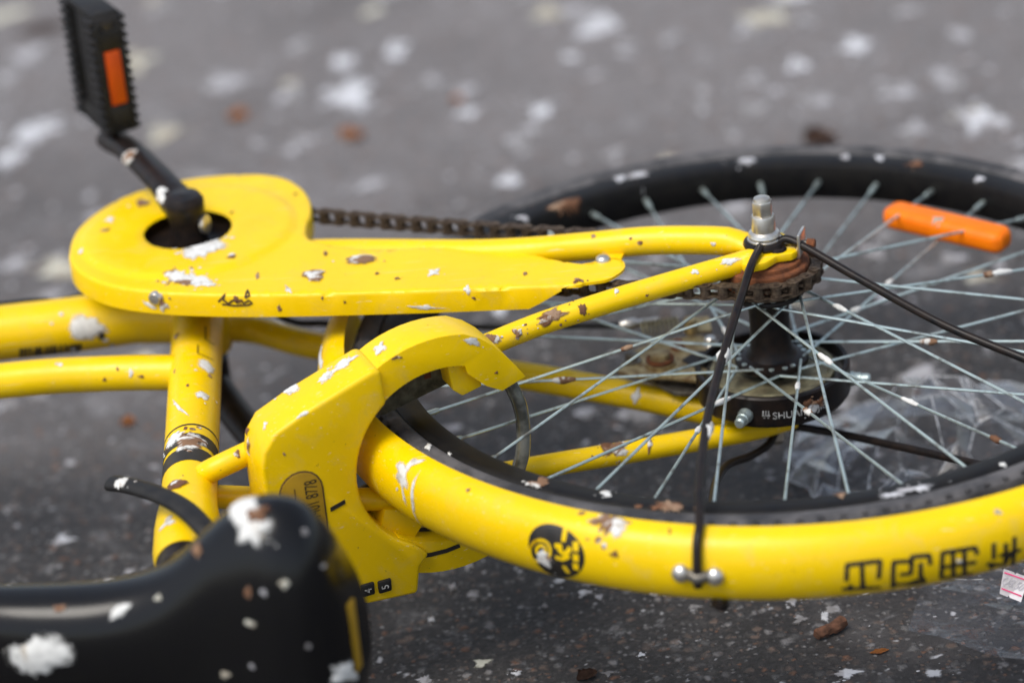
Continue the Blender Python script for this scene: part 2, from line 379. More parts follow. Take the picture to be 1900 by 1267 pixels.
def blob_mesh(name, loops):
    """loops: list of rings-lists (list of (co, rad)) -> mesh with the 'rad' attribute"""
    me = bpy.data.meshes.new(name); V, F, A = [], [], []
    for rings in loops:
        base = len(V); seg = len(rings[1])
        V.append(rings[0][0][0] if rings[0][0] else None); A.append(rings[0][0][1] if rings[0][0] else 0)
        for rg in rings[1:]:
            for q in rg: V.append(q[0] if q else None); A.append(q[1] if q else 1)
        for k in range(seg): F.append((base, base+1+k, base+1+(k+1) % seg))
        for i in range(len(rings)-2):
            for k in range(seg):
                a = base+1+i*seg+k; b_ = base+1+i*seg+(k+1) % seg
                F.append((a, a+seg, b_+seg, b_))
    F = [f for f in F if all(V[i] is not None for i in f)]
    used = sorted({i for f in F for i in f}); mp = {j: i for i, j in enumerate(used)}
    if not used: return None
    me.from_pydata([V[i] for i in used], [], [tuple(mp[i] for i in f) for f in F])
    at_ = me.attributes.new('rad', 'FLOAT', 'POINT')
    for i, j in enumerate(used): at_.data[i].value = A[j]
    for p in me.polygons: p.use_smooth = True
    return me
def splat_loops(rng, place, rx, ry, ang, spikes, thick, sats, nr=5, seg=30):
    ph = [(rng.randint(1, 4), rng.uniform(0, 6.28), rng.uniform(0.10, 0.26)) for _ in range(3)] + [(rng.randint(6, 13), rng.uniform(0, 6.28), rng.uniform(0.02, 0.075)*spikes) for _ in range(4)]
    loops = []
    def one(cx, cy, a, b_, wob, th, nrr, sg):
        rings = [[None]]
        p = place(cx, cy); rings[0][0] = (p[0]+p[1]*th, 0.0) if p else None
        for i in range(1, nrr+1):
            rho = i/nrr; rg = []
            for k in range(sg):
                t = 2*math.pi*k/sg; w_ = 1.0
                if wob: w_ = 1+sum(s*math.sin(f*t+q) for f, q, s in ph)
                x, y = a*rho*w_*math.cos(t), b_*rho*w_*math.sin(t)
                X, Y = cx+x*math.cos(ang)-y*math.sin(ang), cy+x*math.sin(ang)+y*math.cos(ang)
                p = place(X, Y)
                rg.append((p[0]+p[1]*(th*(1-rho**2)+0.00025), rho) if p else None)
            rings.append(rg)
        loops.append(rings)
    one(0, 0, rx, ry, True, thick, nr, seg)
    for _ in range(sats):
        t = rng.uniform(0, 6.28); d = rng.uniform(1.1, 1.9); s = rng.uniform(0.06, 0.2)*min(rx, ry)
        x, y = rx*d*math.cos(t), ry*d*math.sin(t)
        one(x*math.cos(ang)-y*math.sin(ang), x*math.sin(ang)+y*math.cos(ang), s*1.4, s, False, thick*0.5, 2, 10)
    return loops
SPL = random.Random(11)
def splat(o, px, py, wpx, hpx, ang=0, kind='dropping_white', spikes=1.0, thick=0.0012, sats=3):
    """a dried dropping lying on object o where the photograph shows it; wpx/hpx are half sizes in photo pixels"""
    h = hit(o, px, py)
    if not h: print('splat missed', o.name, px, py); return
    p, n = h; d = (p-CAMPOS).length; s = d/FPX
    e1 = (RGT - n*RGT.dot(n)).normalized(); e2 = n.cross(e1)
    fore = max(0.35, abs(e2.dot(UPV)))
    def place(x, y):
        return project(o, p+e1*x+e2*y, n)
    me = blob_mesh('dropping', splat_loops(SPL, place, wpx*s, hpx*s/fore, R(ang), spikes, thick, sats))
    if me: link('dropping', me, kind, o)
def ribbon(o, px_pts, wpx, name, mat, parent=None, lift=0.0004, step=5, closed=False):
    """printed stroke: a thin strip laid on o along photo pixels"""
    pts = []
    q = list(px_pts)+([px_pts[0]] if closed else [])
    for (x0, y0), (x1, y1) in zip(q[:-1], q[1:]):
        n = max(1, int(math.hypot(x1-x0, y1-y0)/step))
        for i in range(n): pts.append((x0+(x1-x0)*i/n, y0+(y1-y0)*i/n))
    pts.append(q[-1])
    H = [hit(o, *p) for p in pts]; V, F = [], []
    H = [h for h in H if h]
    if len(H) < 2: return [], []
    for i, (p, n) in enumerate(H):
        t = (H[min(i+1, len(H)-1)][0]-H[max(i-1, 0)][0])
        if t.length < 1e-7: t = RGT.copy()
        s = n.cross(t.normalized()).normalized(); w = wpx*(p-CAMPOS).length/FPX/2
        V += [p+n*lift+s*w, p+n*lift-s*w]
    for i in range(len(H)-1): F.append((2*i, 2*i+1, 2*i+3, 2*i+2))
    return V, F
def ribbons(o, strokes, wpx, name, mat, lift=0.0004, step=5):
    bm = bmesh.new()
    for s in strokes: add(bm, ribbon(o, s, wpx, name, mat, lift=lift, step=step))
    me = bpy.data.meshes.new(name); bm.to_mesh(me); bm.free()
    return link(name, me, mat, o)
def patch(o, poly, name, mat, lift=0.0004, grid=4.0):
    """flat print: polygon in photo pixels laid on o as a triangulated sheet"""
    xs = [p[0] for p in poly]; ys = [p[1] for p in poly]; n = len(poly)
    pts = [Vector(p) for p in poly]
    def inside(x, y):
        c_ = False
        for i in range(n):
            (x0, y0), (x1, y1) = poly[i], poly[i-1]
            if (y0 > y) != (y1 > y) and x < (x1-x0)*(y-y0)/(y1-y0)+x0: c_ = not c_
        return c_
    y = min(ys)+grid
    while y < max(ys):
        x = min(xs)+grid
        while x < max(xs):
            if inside(x, y): pts.append(Vector((x, y)))
            x += grid
        y += grid
    res = delaunay_2d_cdt(pts, [(i, (i+1) % n) for i in range(n)], [], 1, 1e-4)
    V = []; ok = []
    for v in res[0]:
        h = hit(o, v.x, v.y); V.append(h[0]+h[1]*lift if h else Vector((0, 0, 0))); ok.append(bool(h))
    F = [tuple(f) for f in res[2] if all(ok[i] for i in f)]
    me = bpy.data.meshes.new(name); me.from_pydata(V, [], F)
    for p in me.polygons: p.use_smooth = True
    return link(name, me, mat, o)
def text_on(o, txt, org, ex, ey, en, size, name, mat, lift=0.0005, sx=1.0):
    cu = bpy.data.curves.new('t', 'FONT'); cu.body = txt; cu.size = 1.0; cu.align_x = 'CENTER'; cu.align_y = 'CENTER'
    to = bpy.data.objects.new('t', cu); COL.objects.link(to)
    dg = bpy.context.evaluated_depsgraph_get(); me0 = to.evaluated_get(dg).to_mesh()
    V = [Vector(org)+Vector(ex)*(v.co.x*size*sx)+Vector(ey)*(v.co.y*size)+Vector(en)*lift for v in me0.vertices]
    F = [tuple(p.vertices) for p in me0.polygons]
    to.evaluated_get(dg).to_mesh_clear(); bpy.data.objects.remove(to); bpy.data.curves.remove(cu)
    me = bpy.data.meshes.new(name); me.from_pydata(V, [], F); return link(name, me, mat, o)

# ------------------------------------------------------------------ the ground
gm = bpy.data.meshes.new('ground'); s_ = 60
gm.from_pydata([(-s_, -s_, 0), (s_, -s_, 0), (s_, s_, 0), (-s_, s_, 0)], [], [(0, 1, 2, 3)])
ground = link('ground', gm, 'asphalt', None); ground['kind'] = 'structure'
ground['label'] = 'old dark asphalt spattered with white droppings'

# ------------------------------------------------------------------ the bicycle
bike = empty('bicycle'); bike.matrix_world = ROOT
bike['label'] = 'yellow shared bicycle lying on its side, splashed with bird droppings'; bike['category'] = 'bicycle'

BB = Vector((-0.4205, 0.146, 0)); ZG = 0.066
# --- frame tubes
st_top = at(352, 905, 0); st_dir = (st_top-at(366, 620, 0)).normalized()
st0 = at(366, 620, 0)-st_dir*0.035; st1 = st_top+st_dir*0.108
stL = (st1-st0).length
seat_tube = mesh('seat_tube', tube([st0+(st1-st0)*i/24 for i in range(25)], [0.0192 if stL*i/24 < stL-0.085 else 0.0192+0.0032*min(1, (stL*i/24-stL+0.085)/0.03) if i < 24 else 0.0205 for i in range(25)], 32), 'yellow_paint', bike)
top_tube = mesh('top_tube', tube(smooth_path([at(330, 691, 0), at(200, 693, 0), at(0, 707, 0), at(-500, 770, 0)], 5), 0.0132, 24), 'yellow_paint', bike)
dn_a, dn_b = at(130, 603, 0), at(0, 618, 0); dn_d = (dn_b-dn_a).normalized()
down_tube = mesh('down_tube', tube([BB+Vector((0.0, -0.015, 0)), dn_a+(BB-dn_a)*0.5, dn_a, dn_b, dn_b+dn_d*0.3], [0.0215, 0.0213, 0.021, 0.021, 0.021], 28), 'yellow_paint', bike)
hd = dn_b+dn_d*0.3
mesh('head_tube', tube([hd+Vector((0.02, 0.06, 0)), hd+Vector((-0.02, -0.14, 0))], 0.0185, 24), 'yellow_paint', bike)
mesh('bottom_bracket', lathe([(0.0, -0.036), (0.0205, -0.036), (0.0215, -0.034), (0.0215, 0.034), (0.0205, 0.036), (0.0, 0.036)], BB, 32), 'yellow_paint', bike)
# right chain stay, seat stay
zc = 0.066
cs = smooth_path([BB+Vector((0.012, 0, 0.018)), BB+Vector((0.07, -0.01, 0.04)), at(900, 470, 0.058), at(1080, 458, 0.062), at(1200, 447, 0.066), at(1310, 446, 0.069), at(1370, 450, 0.0695), at(1408, 456, 0.0695)], 8)
chain_stay = mesh('chain_stay', tube(cs, [0.0105]*int(len(cs)*0.86)+[0.0102]*(len(cs)-int(len(cs)*0.86)), 20, flat=[1.0]*int(len(cs)*0.8)+[1-0.72*i/(len(cs)-int(len(cs)*0.8)) for i in range(len(cs)-int(len(cs)*0.8))]), 'yellow_paint', bike)
ss = [at(1412, 478, 0.0675), at(1392, 483, 0.067), at(1340, 498, 0.064), at(1100, 569, 0.055), at(905, 640, 0.043), at(450, 845, 0.022), at(372, 885, 0.006)]
seat_stay = mesh('seat_stay', tube(smooth_path(ss, 8), 0.0083, 20), 'yellow_paint', bike)
# left stays
lcs = smooth_path([BB+Vector((0.005, 0, -0.02)), at(470, 612, -0.03), at(580, 640, -0.036), at(800, 672, -0.046), at(1000, 702, -0.054), at(1200, 738, -0.06), at(1330, 765, -0.064), at(1440, 775, -0.066)], 6)
mesh('chain_stay', tube(lcs, 0.0105, 18), 'yellow_paint', bike)
lss_pts = smooth_path([at(1470, 775, -0.066), at(1380, 800, -0.064), at(1180, 836, -0.058), at(960, 873, -0.048), at(700, 925, -0.03), st_top+Vector((0.008, 0.008, -0.012))], 6)
seat_stay_l = mesh('seat_stay', tube(lss_pts, 0.0083, 18), 'yellow_paint', bike)
mesh('dropout', lathe([(0.0, -0.069), (0.018, -0.069), (0.019, -0.068), (0.019, -0.064), (0.0, -0.064)], (0, 0, 0), 28), 'yellow_paint', bike)
# right dropout plate
def drop_poly(pp, z): return [(q.x, q.y) for q in (at(x, y, z) for x, y in pp)]
dp = drop_poly([(1388, 470), (1378, 446), (1402, 434), (1452, 437), (1470, 447), (1464, 456), (1432, 452), (1420, 458), (1430, 466), (1452, 462), (1474, 462), (1480, 470), (1470, 476), (1442, 480), (1420, 493), (1392, 499), (1376, 495)], 0.070)
bm = prism(dp, (0, 0, 0), (1, 0, 0), (0, 1, 0), (0, 0, 1), 0.0665, 0.0725, 0.0012)
dropout = finish('dropout', bm, 'yellow_paint', bike)
# seat clamp, seat post, quick-release lever
mesh('seat_clamp', tube([st1-st_dir*0.002, st1+st_dir*0.016], 0.0200, 28), 'black_paint', bike)
sp_end = st1+st_dir*0.105
mesh('seat_post', tube([st1-st_dir*0.04, sp_end], 0.0135, 24), 'chrome', bike)
lv = smooth_path([at(208, 896, 0.026), at(245, 902, 0.029), at(300, 920, 0.032), at(345, 945, 0.033), at(385, 985, 0.030), at(410, 1015, 0.022)], 6)
lever = mesh('quick_release_lever', tube(lv, [0.0078, 0.0072], 16, flat=[0.6]*len(lv)), 'black_plastic', bike)

# --- chain guard: plate with rounded edge, side wall and tab
gp = [(126, 468), (131, 440), (146, 415), (180, 386), (230, 358), (290, 338), (350, 325), (420, 318), (485, 317), (530, 325), (560, 343), (575, 365), (577, 388), (569, 412), (568, 428), (580, 440), (620, 448), (690, 455), (800, 451), (930, 448), (980, 462), (1040, 476), (1090, 482), (1120, 474), (1145, 473), (1158, 481), (1155, 494), (1130, 510), (1100, 516), (1083, 518), (1070, 522), (1000, 525), (900, 529), (800, 533), (700, 536), (600, 539), (500, 541), (420, 541), (340, 539), (280, 535), (220, 527), (175, 514), (145, 497), (131, 482)]
GP = [at(x, y, ZG) for x, y in gp]
GO = smooth_path(GP+[GP[0]], 4)[:-1]; GO = [Vector((p.x, p.y)) for p in GO]
GC = Vector((BB.x, BB.y)); nG = len(GO)
def d_out(p):
    b_ = 1e9
    for i in range(nG):
        a, c_ = GO[i-1], GO[i]; ab = c_-a; t = max(0, min(1, (p-a).dot(ab)/max(1e-12, ab.dot(ab))))
        b_ = min(b_, (p-(a+ab*t)).length)
    return b_
RB = 0.0026
pts = list(GO); edges = [(i, (i+1) % nG) for i in range(nG)]
HR = 0.0335; nh = 48; h0 = len(pts)
for k in range(nh): pts.append(GC+Vector((math.cos(2*math.pi*k/nh), math.sin(2*math.pi*k/nh)))*HR); edges.append((h0+k, h0+(k+1) % nh))
area = sum(GO[i-1].x*GO[i].y-GO[i].x*GO[i-1].y for i in range(nG))
for i in range(nG):
    t = (GO[(i+1) % nG]-GO[i-1]).normalized(); nr = Vector((-t.y, t.x)) * (1 if area > 0 else -1)
    for dd in (0.0003, 0.0008, 0.0016, RB, 0.0045):
        q = GO[i]+nr*dd
        if d_out(q) > dd*0.93: pts.append(q)
for rr_ in (0.0345, 0.037, 0.042):
    for k in range(nh): pts.append(GC+Vector((math.cos(2*math.pi*(k+0.5)/nh), math.sin(2*math.pi*(k+0.5)/nh)))*rr_)
for rr_ in (0.076, 0.079, 0.082, 0.085):
    for k in range(90):
        q = GC+Vector((math.cos(2*math.pi*k/90), math.sin(2*math.pi*k/90)))*rr_
        pts.append(q)
def in_out(p):
    c_ = False
    for i in range(nG):
        a, b_ = GO[i], GO[i-1]
        if (a.y > p.y) != (b_.y > p.y) and p.x < (b_.x-a.x)*(p.y-a.y)/(b_.y-a.y)+a.x: c_ = not c_
    return c_
gx = -0.53
while gx < -0.08:
    gy = -0.02
    while gy < 0.27:
        q = Vector((gx+random.uniform(-.001, .001), gy+random.uniform(-.001, .001))); r = (q-GC).length
        if r > 0.045 and not 0.073 < r < 0.088: pts.append(q)
        gy += 0.009
    gx += 0.009
pts = pts[:h0+nh]+[q for q in pts[h0+nh:] if in_out(q) and d_out(q) > 0.0003 and (q-GC).length > HR+0.0005]
res = delaunay_2d_cdt(pts, edges, [], 0, 1e-6)
def guard_z(p):
    d = d_out(p); r = (p-GC).length; z = ZG
    if d < RB: z -= RB-math.sqrt(max(0, RB*RB-(RB-d)**2))
    if r < 0.0375: z -= 0.0016*((0.0375-r)/0.004)**2
    s = max(0, min(1, (r-0.077)/0.006)); s = s*s*(3-2*s)
    z -= 0.0026*s
    return z
bm = bmesh.new(); vs = [bm.verts.new((p.x, p.y, guard_z(p))) for p in res[0]]
for f in res[2]:
    c_ = sum((res[0][i] for i in f), Vector((0, 0)))/len(f)
    if (c_-GC).length > HR*0.99 and in_out(c_):
        try: bm.faces.new([vs[i] for i in f])
        except ValueError: pass
# side wall: full depth round the ring and along the near edge, tapering to nothing at the tab
def wall_depth(p):
    u_ = (p-GC).dot(Vector((0.945, -0.328)))
    w_ = (p-GC).dot(Vector((0.328, 0.945)))
    if w_ > 0.0 and u_ > 0.12: return 0.006
    if u_ < 0.287: return 0.0205
    if u_ > 0.319: return 0.0016
    return 0.0016+0.0189*(0.319-u_)/0.032
wall = []
for i in range(nG):
    v = min((x for x in vs), key=lambda q: (q.co.x-GO[i].x)**2+(q.co.y-GO[i].y)**2); p = GO[i]; d = wall_depth(p)
    wall.append((v, bm.verts.new((p.x, p.y, ZG-RB-max(0.0004, d-RB))), bm.verts.new((p.x+(GC-p).x*0.004, p.y+(GC-p).y*0.004, ZG-RB-max(0.0003, d-RB)))))
for i in range(nG):
    a, b_ = wall[i-1], wall[i]
    for j in (0, 1):
        try: bm.faces.new((a[j], b_[j], b_[j+1], a[j+1]))
        except ValueError: pass
# rim of the hole turned down
for f in [e for e in bm.edges if e.is_boundary]: pass
bmesh.ops.remove_doubles(bm, verts=bm.verts, dist=1e-6)
chain_guard = finish('chain_guard', bm, 'yellow_paint', bike, sharp=50)
sc_p, sc_n = hit(chain_guard, 1119, 483) or (at(1119, 483, ZG), Vector((0, 0, 1)))
gb = mesh('screw', lathe([(0, -0.004), (0.0055, -0.004), (0.0056, 0.0008), (0.0046, 0.0024), (0.0026, 0.0034), (0, 0.0036)], sc_p+Vector((0, 0, 0.0005)), 20), 'chrome', chain_guard)
bm = prism([(q.x, q.y) for q in (at(1112, 466, ZG), at(1135, 448, ZG), at(1158, 455, ZG), at(1147, 476, ZG), at(1120, 484, ZG))], (0, 0, 0), (1, 0, 0), (0, 1, 0), (0, 0, 1), ZG-0.0085, ZG-0.0055, 0.0006)
finish('guard_bracket', bm, 'yellow_paint', chain_guard)
hs = hit(chain_guard, 288, 553)
if hs: mesh('screw', lathe([(0, -0.002), (0.0052, -0.002), (0.0052, 0.001), (0.004, 0.0026), (0, 0.003)], hs[0], 18, axis=hs[1]), 'chrome', chain_guard)

# --- chainring (seen through the guard's hole), crank, pedal
def gear(r_root, r_tip, teeth, z0, z1, c, hole):
    poly = []
    for k in range(teeth*4):
        a = 2*math.pi*k/(teeth*4); poly.append((r_tip if k % 4 in (1,) else (r_root+r_tip)/2 if k % 4 in (0, 2) else r_root, a))
    V, F = [], []; n = len(poly); c = Vector(c)
    for z in (z0, z1):
        for r_, a in poly: V.append(c+Vector((r_*math.cos(a), r_*math.sin(a), z)))
        for r_, a in poly: V.append(c+Vector((hole*math.cos(a), hole*math.sin(a), z)))
    for k in range(n):
        j = (k+1) % n
        F += [(k, j, n+j, n+k), (2*n+k, 2*n+j, 3*n+j, 3*n+k), (k, j, 2*n+j, 2*n+k), (n+k, n+j, 3*n+j, 3*n+k)]
    return V, F
CZ = 0.053
mesh('chainring', gear(0.0625, 0.068, 32, CZ-0.0012, CZ+0.0012, BB, 0.012), 'black_paint', bike, smooth=False)
cr_end = at(207, 262, 0.080); boss_top = BB+Vector((0, 0, 0.094))
crank = empty('crank', bike)
mesh('boss', lathe([(0, 0.046), (0.0165, 0.046), (0.0172, 0.05), (0.0138, 0.058), (0.0128, 0.072), (0.0150, 0.081), (0.0152, 0.089), (0.0125, 0.0932), (0, 0.0945)], BB, 32), 'black_paint', crank)
d_cr = (Vector((cr_end.x, cr_end.y, 0))-BB)
arm = [BB+Vector((0, 0, 0.080)), BB+d_cr*0.12+Vector((0, 0, 0.083)), BB+d_cr*0.3+Vector((0, 0, 0.087)), BB+d_cr*0.7+Vector((0, 0, 0.088)), BB+d_cr*0.9+Vector((0, 0, 0.084)), BB+d_cr*1.02+Vector((0, 0, 0.082))]
ap = smooth_path(arm, 6)
crank_arm = mesh('arm', tube(ap, [0.0142, 0.0142, 0.0132, 0.0122, 0.0118, 0.0116, 0.0115, 0.0115, 0.0118, 0.0122, 0.0122, 0.0095], 20, flat=[0.72]*len(ap)), 'black_paint', crank)
mesh('boss_cap', lathe([(0, 0.0), (0.0065, 0.0), (0.0072, 0.0012), (0.0072, 0.004), (0, 0.0045)], BB+Vector((0.0118, -0.005, 0.070)), 16, axis=(0.93, -0.37, 0.1)), 'chrome', crank)

def build_pedal(origin, zdir, spin, L1, name='pedal'):
    """pedal body along zdir (+1 or -1) from the crank end"""
    ped = empty(name, bike); o = Vector(origin); zd = Vector((0, 0, zdir))
    nr = Vector((math.sin(spin), -math.cos(spin), 0)); nt_ = Vector((-math.cos(spin), -math.sin(spin), 0))   # reflector side, tread side
    L0, wd, tk = 0.012, 0.064, 0.027
    def bx(cn, ct, cz, sn, st, sz, bev=0.0012): return boxm(o+nr*cn+nt_*ct+zd*cz, st, sz, sn, bev, ex=nt_, ey=zd, en=nr)
    mesh('axle', tube([o, o+zd*0.02], [0.0062, 0.0062], 14), 'rust', ped)
    mid = (L0+L1)/2
    parts = []
    # body: centre barrel, inner and outer end blocks
    parts.append(bx(0, 0, mid, 0.022, 0.02, L1-L0-0.004))
    parts.append(bx(0, 0, L0+0.008, wd-0.006, tk-0.003, 0.016, 0.003))
    parts.append(bx(0, 0, L1-0.003, wd-0.004, tk-0.004, 0.006, 0.002))
    for s in (-1, 1):
        parts.append(bx(s*(wd/2-0.007), 0, L1-0.014, 0.008, tk-0.003, 0.022, 0.0015))
    finish('body', join_bm(parts), 'black_plastic', ped)
    for s in (-1, 1):                                    # two rubber tread blocks, toothed outline
        b_ = []
        cn = s*(wd/2-0.006)
        b_.append(bx(cn*0.98, 0, mid, 0.0115, tk-0.004, L1-L0-0.006))
        n = 13
        for k in range(n):
            cz = L0+0.006+(L1-L0-0.012)*k/(n-1)
            for st in (-1, 1):
                b_.append(bx(cn, st*(tk/2-0.0005), cz, 0.0155, 0.0035, 0.0036, 0.0007))
        finish('tread', join_bm(b_), 'rubber', ped)
        finish('reflector', bx(s*(wd/2+0.0008), 0.0, mid-0.002, 0.004, 0.0125, 0.044, 0.0006), 'orange_deep', ped)
        b_ = [bx(s*(wd/2-0.0005), st*0.0092, mid-0.002, 0.005, 0.0045, L1-L0-0.01, 0.001) for st in (-1, 1)]
        b_ += [bx(s*(wd/2-0.0005), 0, mid-0.002+e*0.031, 0.005, 0.021, 0.016, 0.001) for e in (-1, 1)]
        finish('reflector_frame', join_bm(b_), 'black_plastic', ped)
    b_ = [bx(e*0.0155, 0, L1-0.0125, 0.014, 0.0165, 0.0002+0.0006, 0.0002) for e in (-1, 1)]
    for q in b_: q.free()
    finish('slot', bx(wd/2+0.0, 0.0, L1-0.012, 0.0012, 0.0085, 0.011, 0.0004), 'print_black', ped)
    return ped
pedal = build_pedal(Vector((cr_end.x, cr_end.y, 0.084)), 1, R(25), 0.114)
# left crank and pedal, under the frame
lcr_end = BB-Vector((d_cr.x, d_cr.y, 0))
lcrank = empty('crank', bike)
la = smooth_path([BB+Vector((0, 0, -0.060)), BB-d_cr*0.3+Vector((0, 0, -0.070)), BB-d_cr*0.7+Vector((0, 0, -0.074)), lcr_end+Vector((0, 0, -0.072))], 6)
mesh('arm', tube(la, 0.0132, 18, flat=[0.75]*len(la)), 'black_paint', lcrank)
mesh('boss', lathe([(0, -0.072), (0.0155, -0.072), (0.0165, -0.07), (0.0165, -0.044), (0, -0.044)], BB, 24), 'black_paint', lcrank)
build_pedal(lcr_end+Vector((0, 0, -0.0722)), -1, R(115), 0.1091)

# ------------------------------------------------------------------ rear wheel
wheel = empty('rear_wheel', bike)
RI = 0.265
tyre = mesh('tyre', ring_profile([(0.283+(r_-0.283)*0.53, z_*0.92) for r_, z_ in [(0.283, 0.0105), (0.286, 0.0150), (0.292, 0.0182), (0.300, 0.0195), (0.308, 0.0188), (0.311, 0.0192), (0.316, 0.0165), (0.318, 0.0166), (0.322, 0.0115), (0.3245, 0.006), (0.3255, 0), (0.3245, -0.006), (0.322, -0.0115), (0.316, -0.0165), (0.308, -0.0188), (0.300, -0.0195), (0.292, -0.0182), (0.286, -0.015), (0.283, -0.0105), (0.280, 0)]], 0, 2*math.pi, 180, True), 'tyre_rubber', wheel, sharp=60)
# tread ribs on the shoulders
bm = bmesh.new()
for k in range(132):
    a = 2*math.pi*k/132; da = 0.008
    for s in (1, -1):
        V = []
        for (r_, z_) in ((0.2962, 0.0170), (0.2993, 0.0167), (0.3032, 0.0121)):
            for aa in (a-da, a+da):
                off = Vector((math.cos(aa), math.sin(aa), 0))
                V.append(off*(r_-0.0004)+Vector((0, 0, s*(z_+0.0004)))); 
        add(bm, (V, [(0, 1, 3, 2), (2, 3, 5, 4)]))
bmesh.ops.solidify(bm, geom=bm.faces[:], thickness=0.002)
finish('tread_block', bm, 'tyre_rubber', wheel)['kind'] = 'stuff'
rim = mesh('rim', ring_profile([(RI, 0.0), (RI+0.0001, 0.0115), (RI+0.0018, 0.0146), (RI+0.0060, 0.0158), (0.277, 0.0158), (0.2835, 0.0160), (0.2850, 0.0146), (0.2848, 0.0118), (0.281, 0.0112), (0.278, 0.0085), (0.278, -0.0085), (0.281, -0.0112), (0.2848, -0.0118), (0.285, -0.0146), (0.2835, -0.0160), (0.277, -0.0158), (RI+0.0060, -0.0158), (RI+0.0018, -0.0146), (RI+0.0001, -0.0115)], 0, 2*math.pi, 144, True), 'rim_black', wheel, sharp=45)
ZT, ZB, FR = 0.036, -0.018, 0.0235
hub = mesh('hub_shell', lathe([(0, -0.0225), (0.020, -0.0225), (0.0265, -0.021), (0.0270, -0.0185), (0.0265, -0.0165), (0.0185, -0.0145), (0.0155, -0.010), (0.0147, 0.0), (0.0147, 0.020), (0.0155, 0.029), (0.0185, 0.033), (0.0262, 0.0345), (0.0268, 0.036), (0.0262, 0.038), (0.020, 0.039), (0.020, 0.046), (0, 0.046)], (0, 0, 0), 40), 'black_paint', wheel)
SPK = []
def spoke(i):
    a = R(5.2+10*i); kind = i % 4
    z = ZT if kind in (1, 3) else ZB; sg = -1 if kind in (1, 0) else 1
    h = a+sg*R(62); side = 1 if (i//4+ (kind > 1)) % 2 else -1
    zo = z+side*0.0022
    r0 = Vector((math.cos(a), math.sin(a), 0))*(RI+0.001)
    h0 = Vector((math.cos(h)*FR, math.sin(h)*FR, zo))
    d = (h0-r0).normalized()
    bm = bmesh.new()
    elbow = h0+Vector((0, 0, -side*0.004))
    add(bm, tube([r0+d*0.010, h0-d*0.003, h0, elbow], 0.00112, 8))
    add(bm, tube([r0-d*0.002, r0+d*0.012, r0+d*0.0145], [0.0022, 0.0022, 0.0016], 10))
    add(bm, lathe([(0, -0.0012), (0.0022, -0.0008), (0.0022, 0.0006), (0, 0.0012)], elbow, 8))
    SPK.append((r0, h0)); return finish('spoke', bm, 'zinc_spoke', wheel)
for i in range(36): spoke(i)
# freewheel with sprocket
mesh('freewheel', lathe([(0.0165, 0.0655), (0.0195, 0.0655), (0.0205, 0.0648), (0.0262, 0.0648), (0.0272, 0.064), (0.0275, 0.061), (0.0305, 0.0605), (0.0312, 0.0595), (0.0312, 0.046), (0.0165, 0.044)], (0, 0, 0), 44), 'rust', wheel, sharp=30)
mesh('freewheel_core', lathe([(0, 0.066), (0.016, 0.066), (0.0163, 0.050), (0, 0.05)], (0, 0, -0.007), 24), 'black_paint', wheel)
mesh('sprocket', gear(0.0325, 0.0395, 18, CZ-0.0011, CZ+0.0011, (0, 0, 0), 0.02), 'chain_metal', wheel, smooth=False)
mesh('spoke_protector', lathe([(0.0, 0.0415), (0.031, 0.0415), (0.033, 0.0425), (0.033, 0.0445), (0.02, 0.045), (0, 0.045)], (0, 0, 0), 40), 'chain_metal', wheel)
# axle, nut
mesh('axle', tube([(0, 0, -0.088), (0, 0, 0.100)], 0.0046, 14), 'old_steel', wheel)
nut = empty('axle_nut', bike)
mesh('washer', lathe([(0.005, 0.0755), (0.0118, 0.0755), (0.0122, 0.0765), (0.0122, 0.0785), (0.0105, 0.0795), (0.005, 0.0795)], (0, 0, 0), 32), 'chrome', nut)
mesh('collar', lathe([(0.004, 0.0795), (0.0112, 0.0795), (0.0116, 0.081), (0.0108, 0.0832), (0.0086, 0.0845), (0.0084, 0.0955), (0.0078, 0.0965), (0.004, 0.0965)], (0, 0, 0), 32), 'chrome', nut, sharp=30)
bm = prism([(0.0076*math.cos(R(60*k+18)), 0.0076*math.sin(R(60*k+18))) for k in range(6)], (0, 0, 0), (1, 0, 0), (0, 1, 0), (0, 0, 1), 0.0962, 0.1075, 0.0007)
add(bm, lathe([(0, 0.1068), (0.0066, 0.1068), (0.0058, 0.1095), (0.003, 0.1108), (0, 0.1112)], (0, 0, 0), 24))
finish('hex_cap', bm, 'chrome', nut)
lnut = finish('axle_nut', prism([(0.0085*math.cos(R(60*k)), 0.0085*math.sin(R(60*k))) for k in range(6)], (0, 0, 0), (1, 0, 0), (0, 1, 0), (0, 0, 1), -0.084, -0.0692, 0.0008), 'chrome', bike)
# chain tensioner: plate bent round the end of the dropout, bolt with rusty head
tp = at(1487, 448, 0.076)
finish('chain_tensioner', join_bm([boxm(tp, 0.0022, 0.017, 0.017, 0.0006, ex=(0.93, -0.35, 0), ey=(0.35, 0.93, 0)), boxm(at(1482, 470, 0.068), 0.0022, 0.006, 0.014, 0.0006, ex=(0.93, -0.35, 0), ey=(0.35, 0.93, 0))]), 'chrome', bike)
tb = at(1497, 452, 0.076); dirx = Vector((0.95, -0.30, 0.0))
mesh('tensioner_bolt', lathe([(0, 0), (0.0032, 0), (0.0038, 0.0006), (0.0038, 0.0055), (0.003, 0.0062), (0, 0.0062)], tb, 12, axis=dirx), 'rust', bike)
mesh('tensioner_rod', tube([Vector((0, 0, 0.076)), tb+dirx*0.006], 0.0022, 10), 'old_steel', bike)
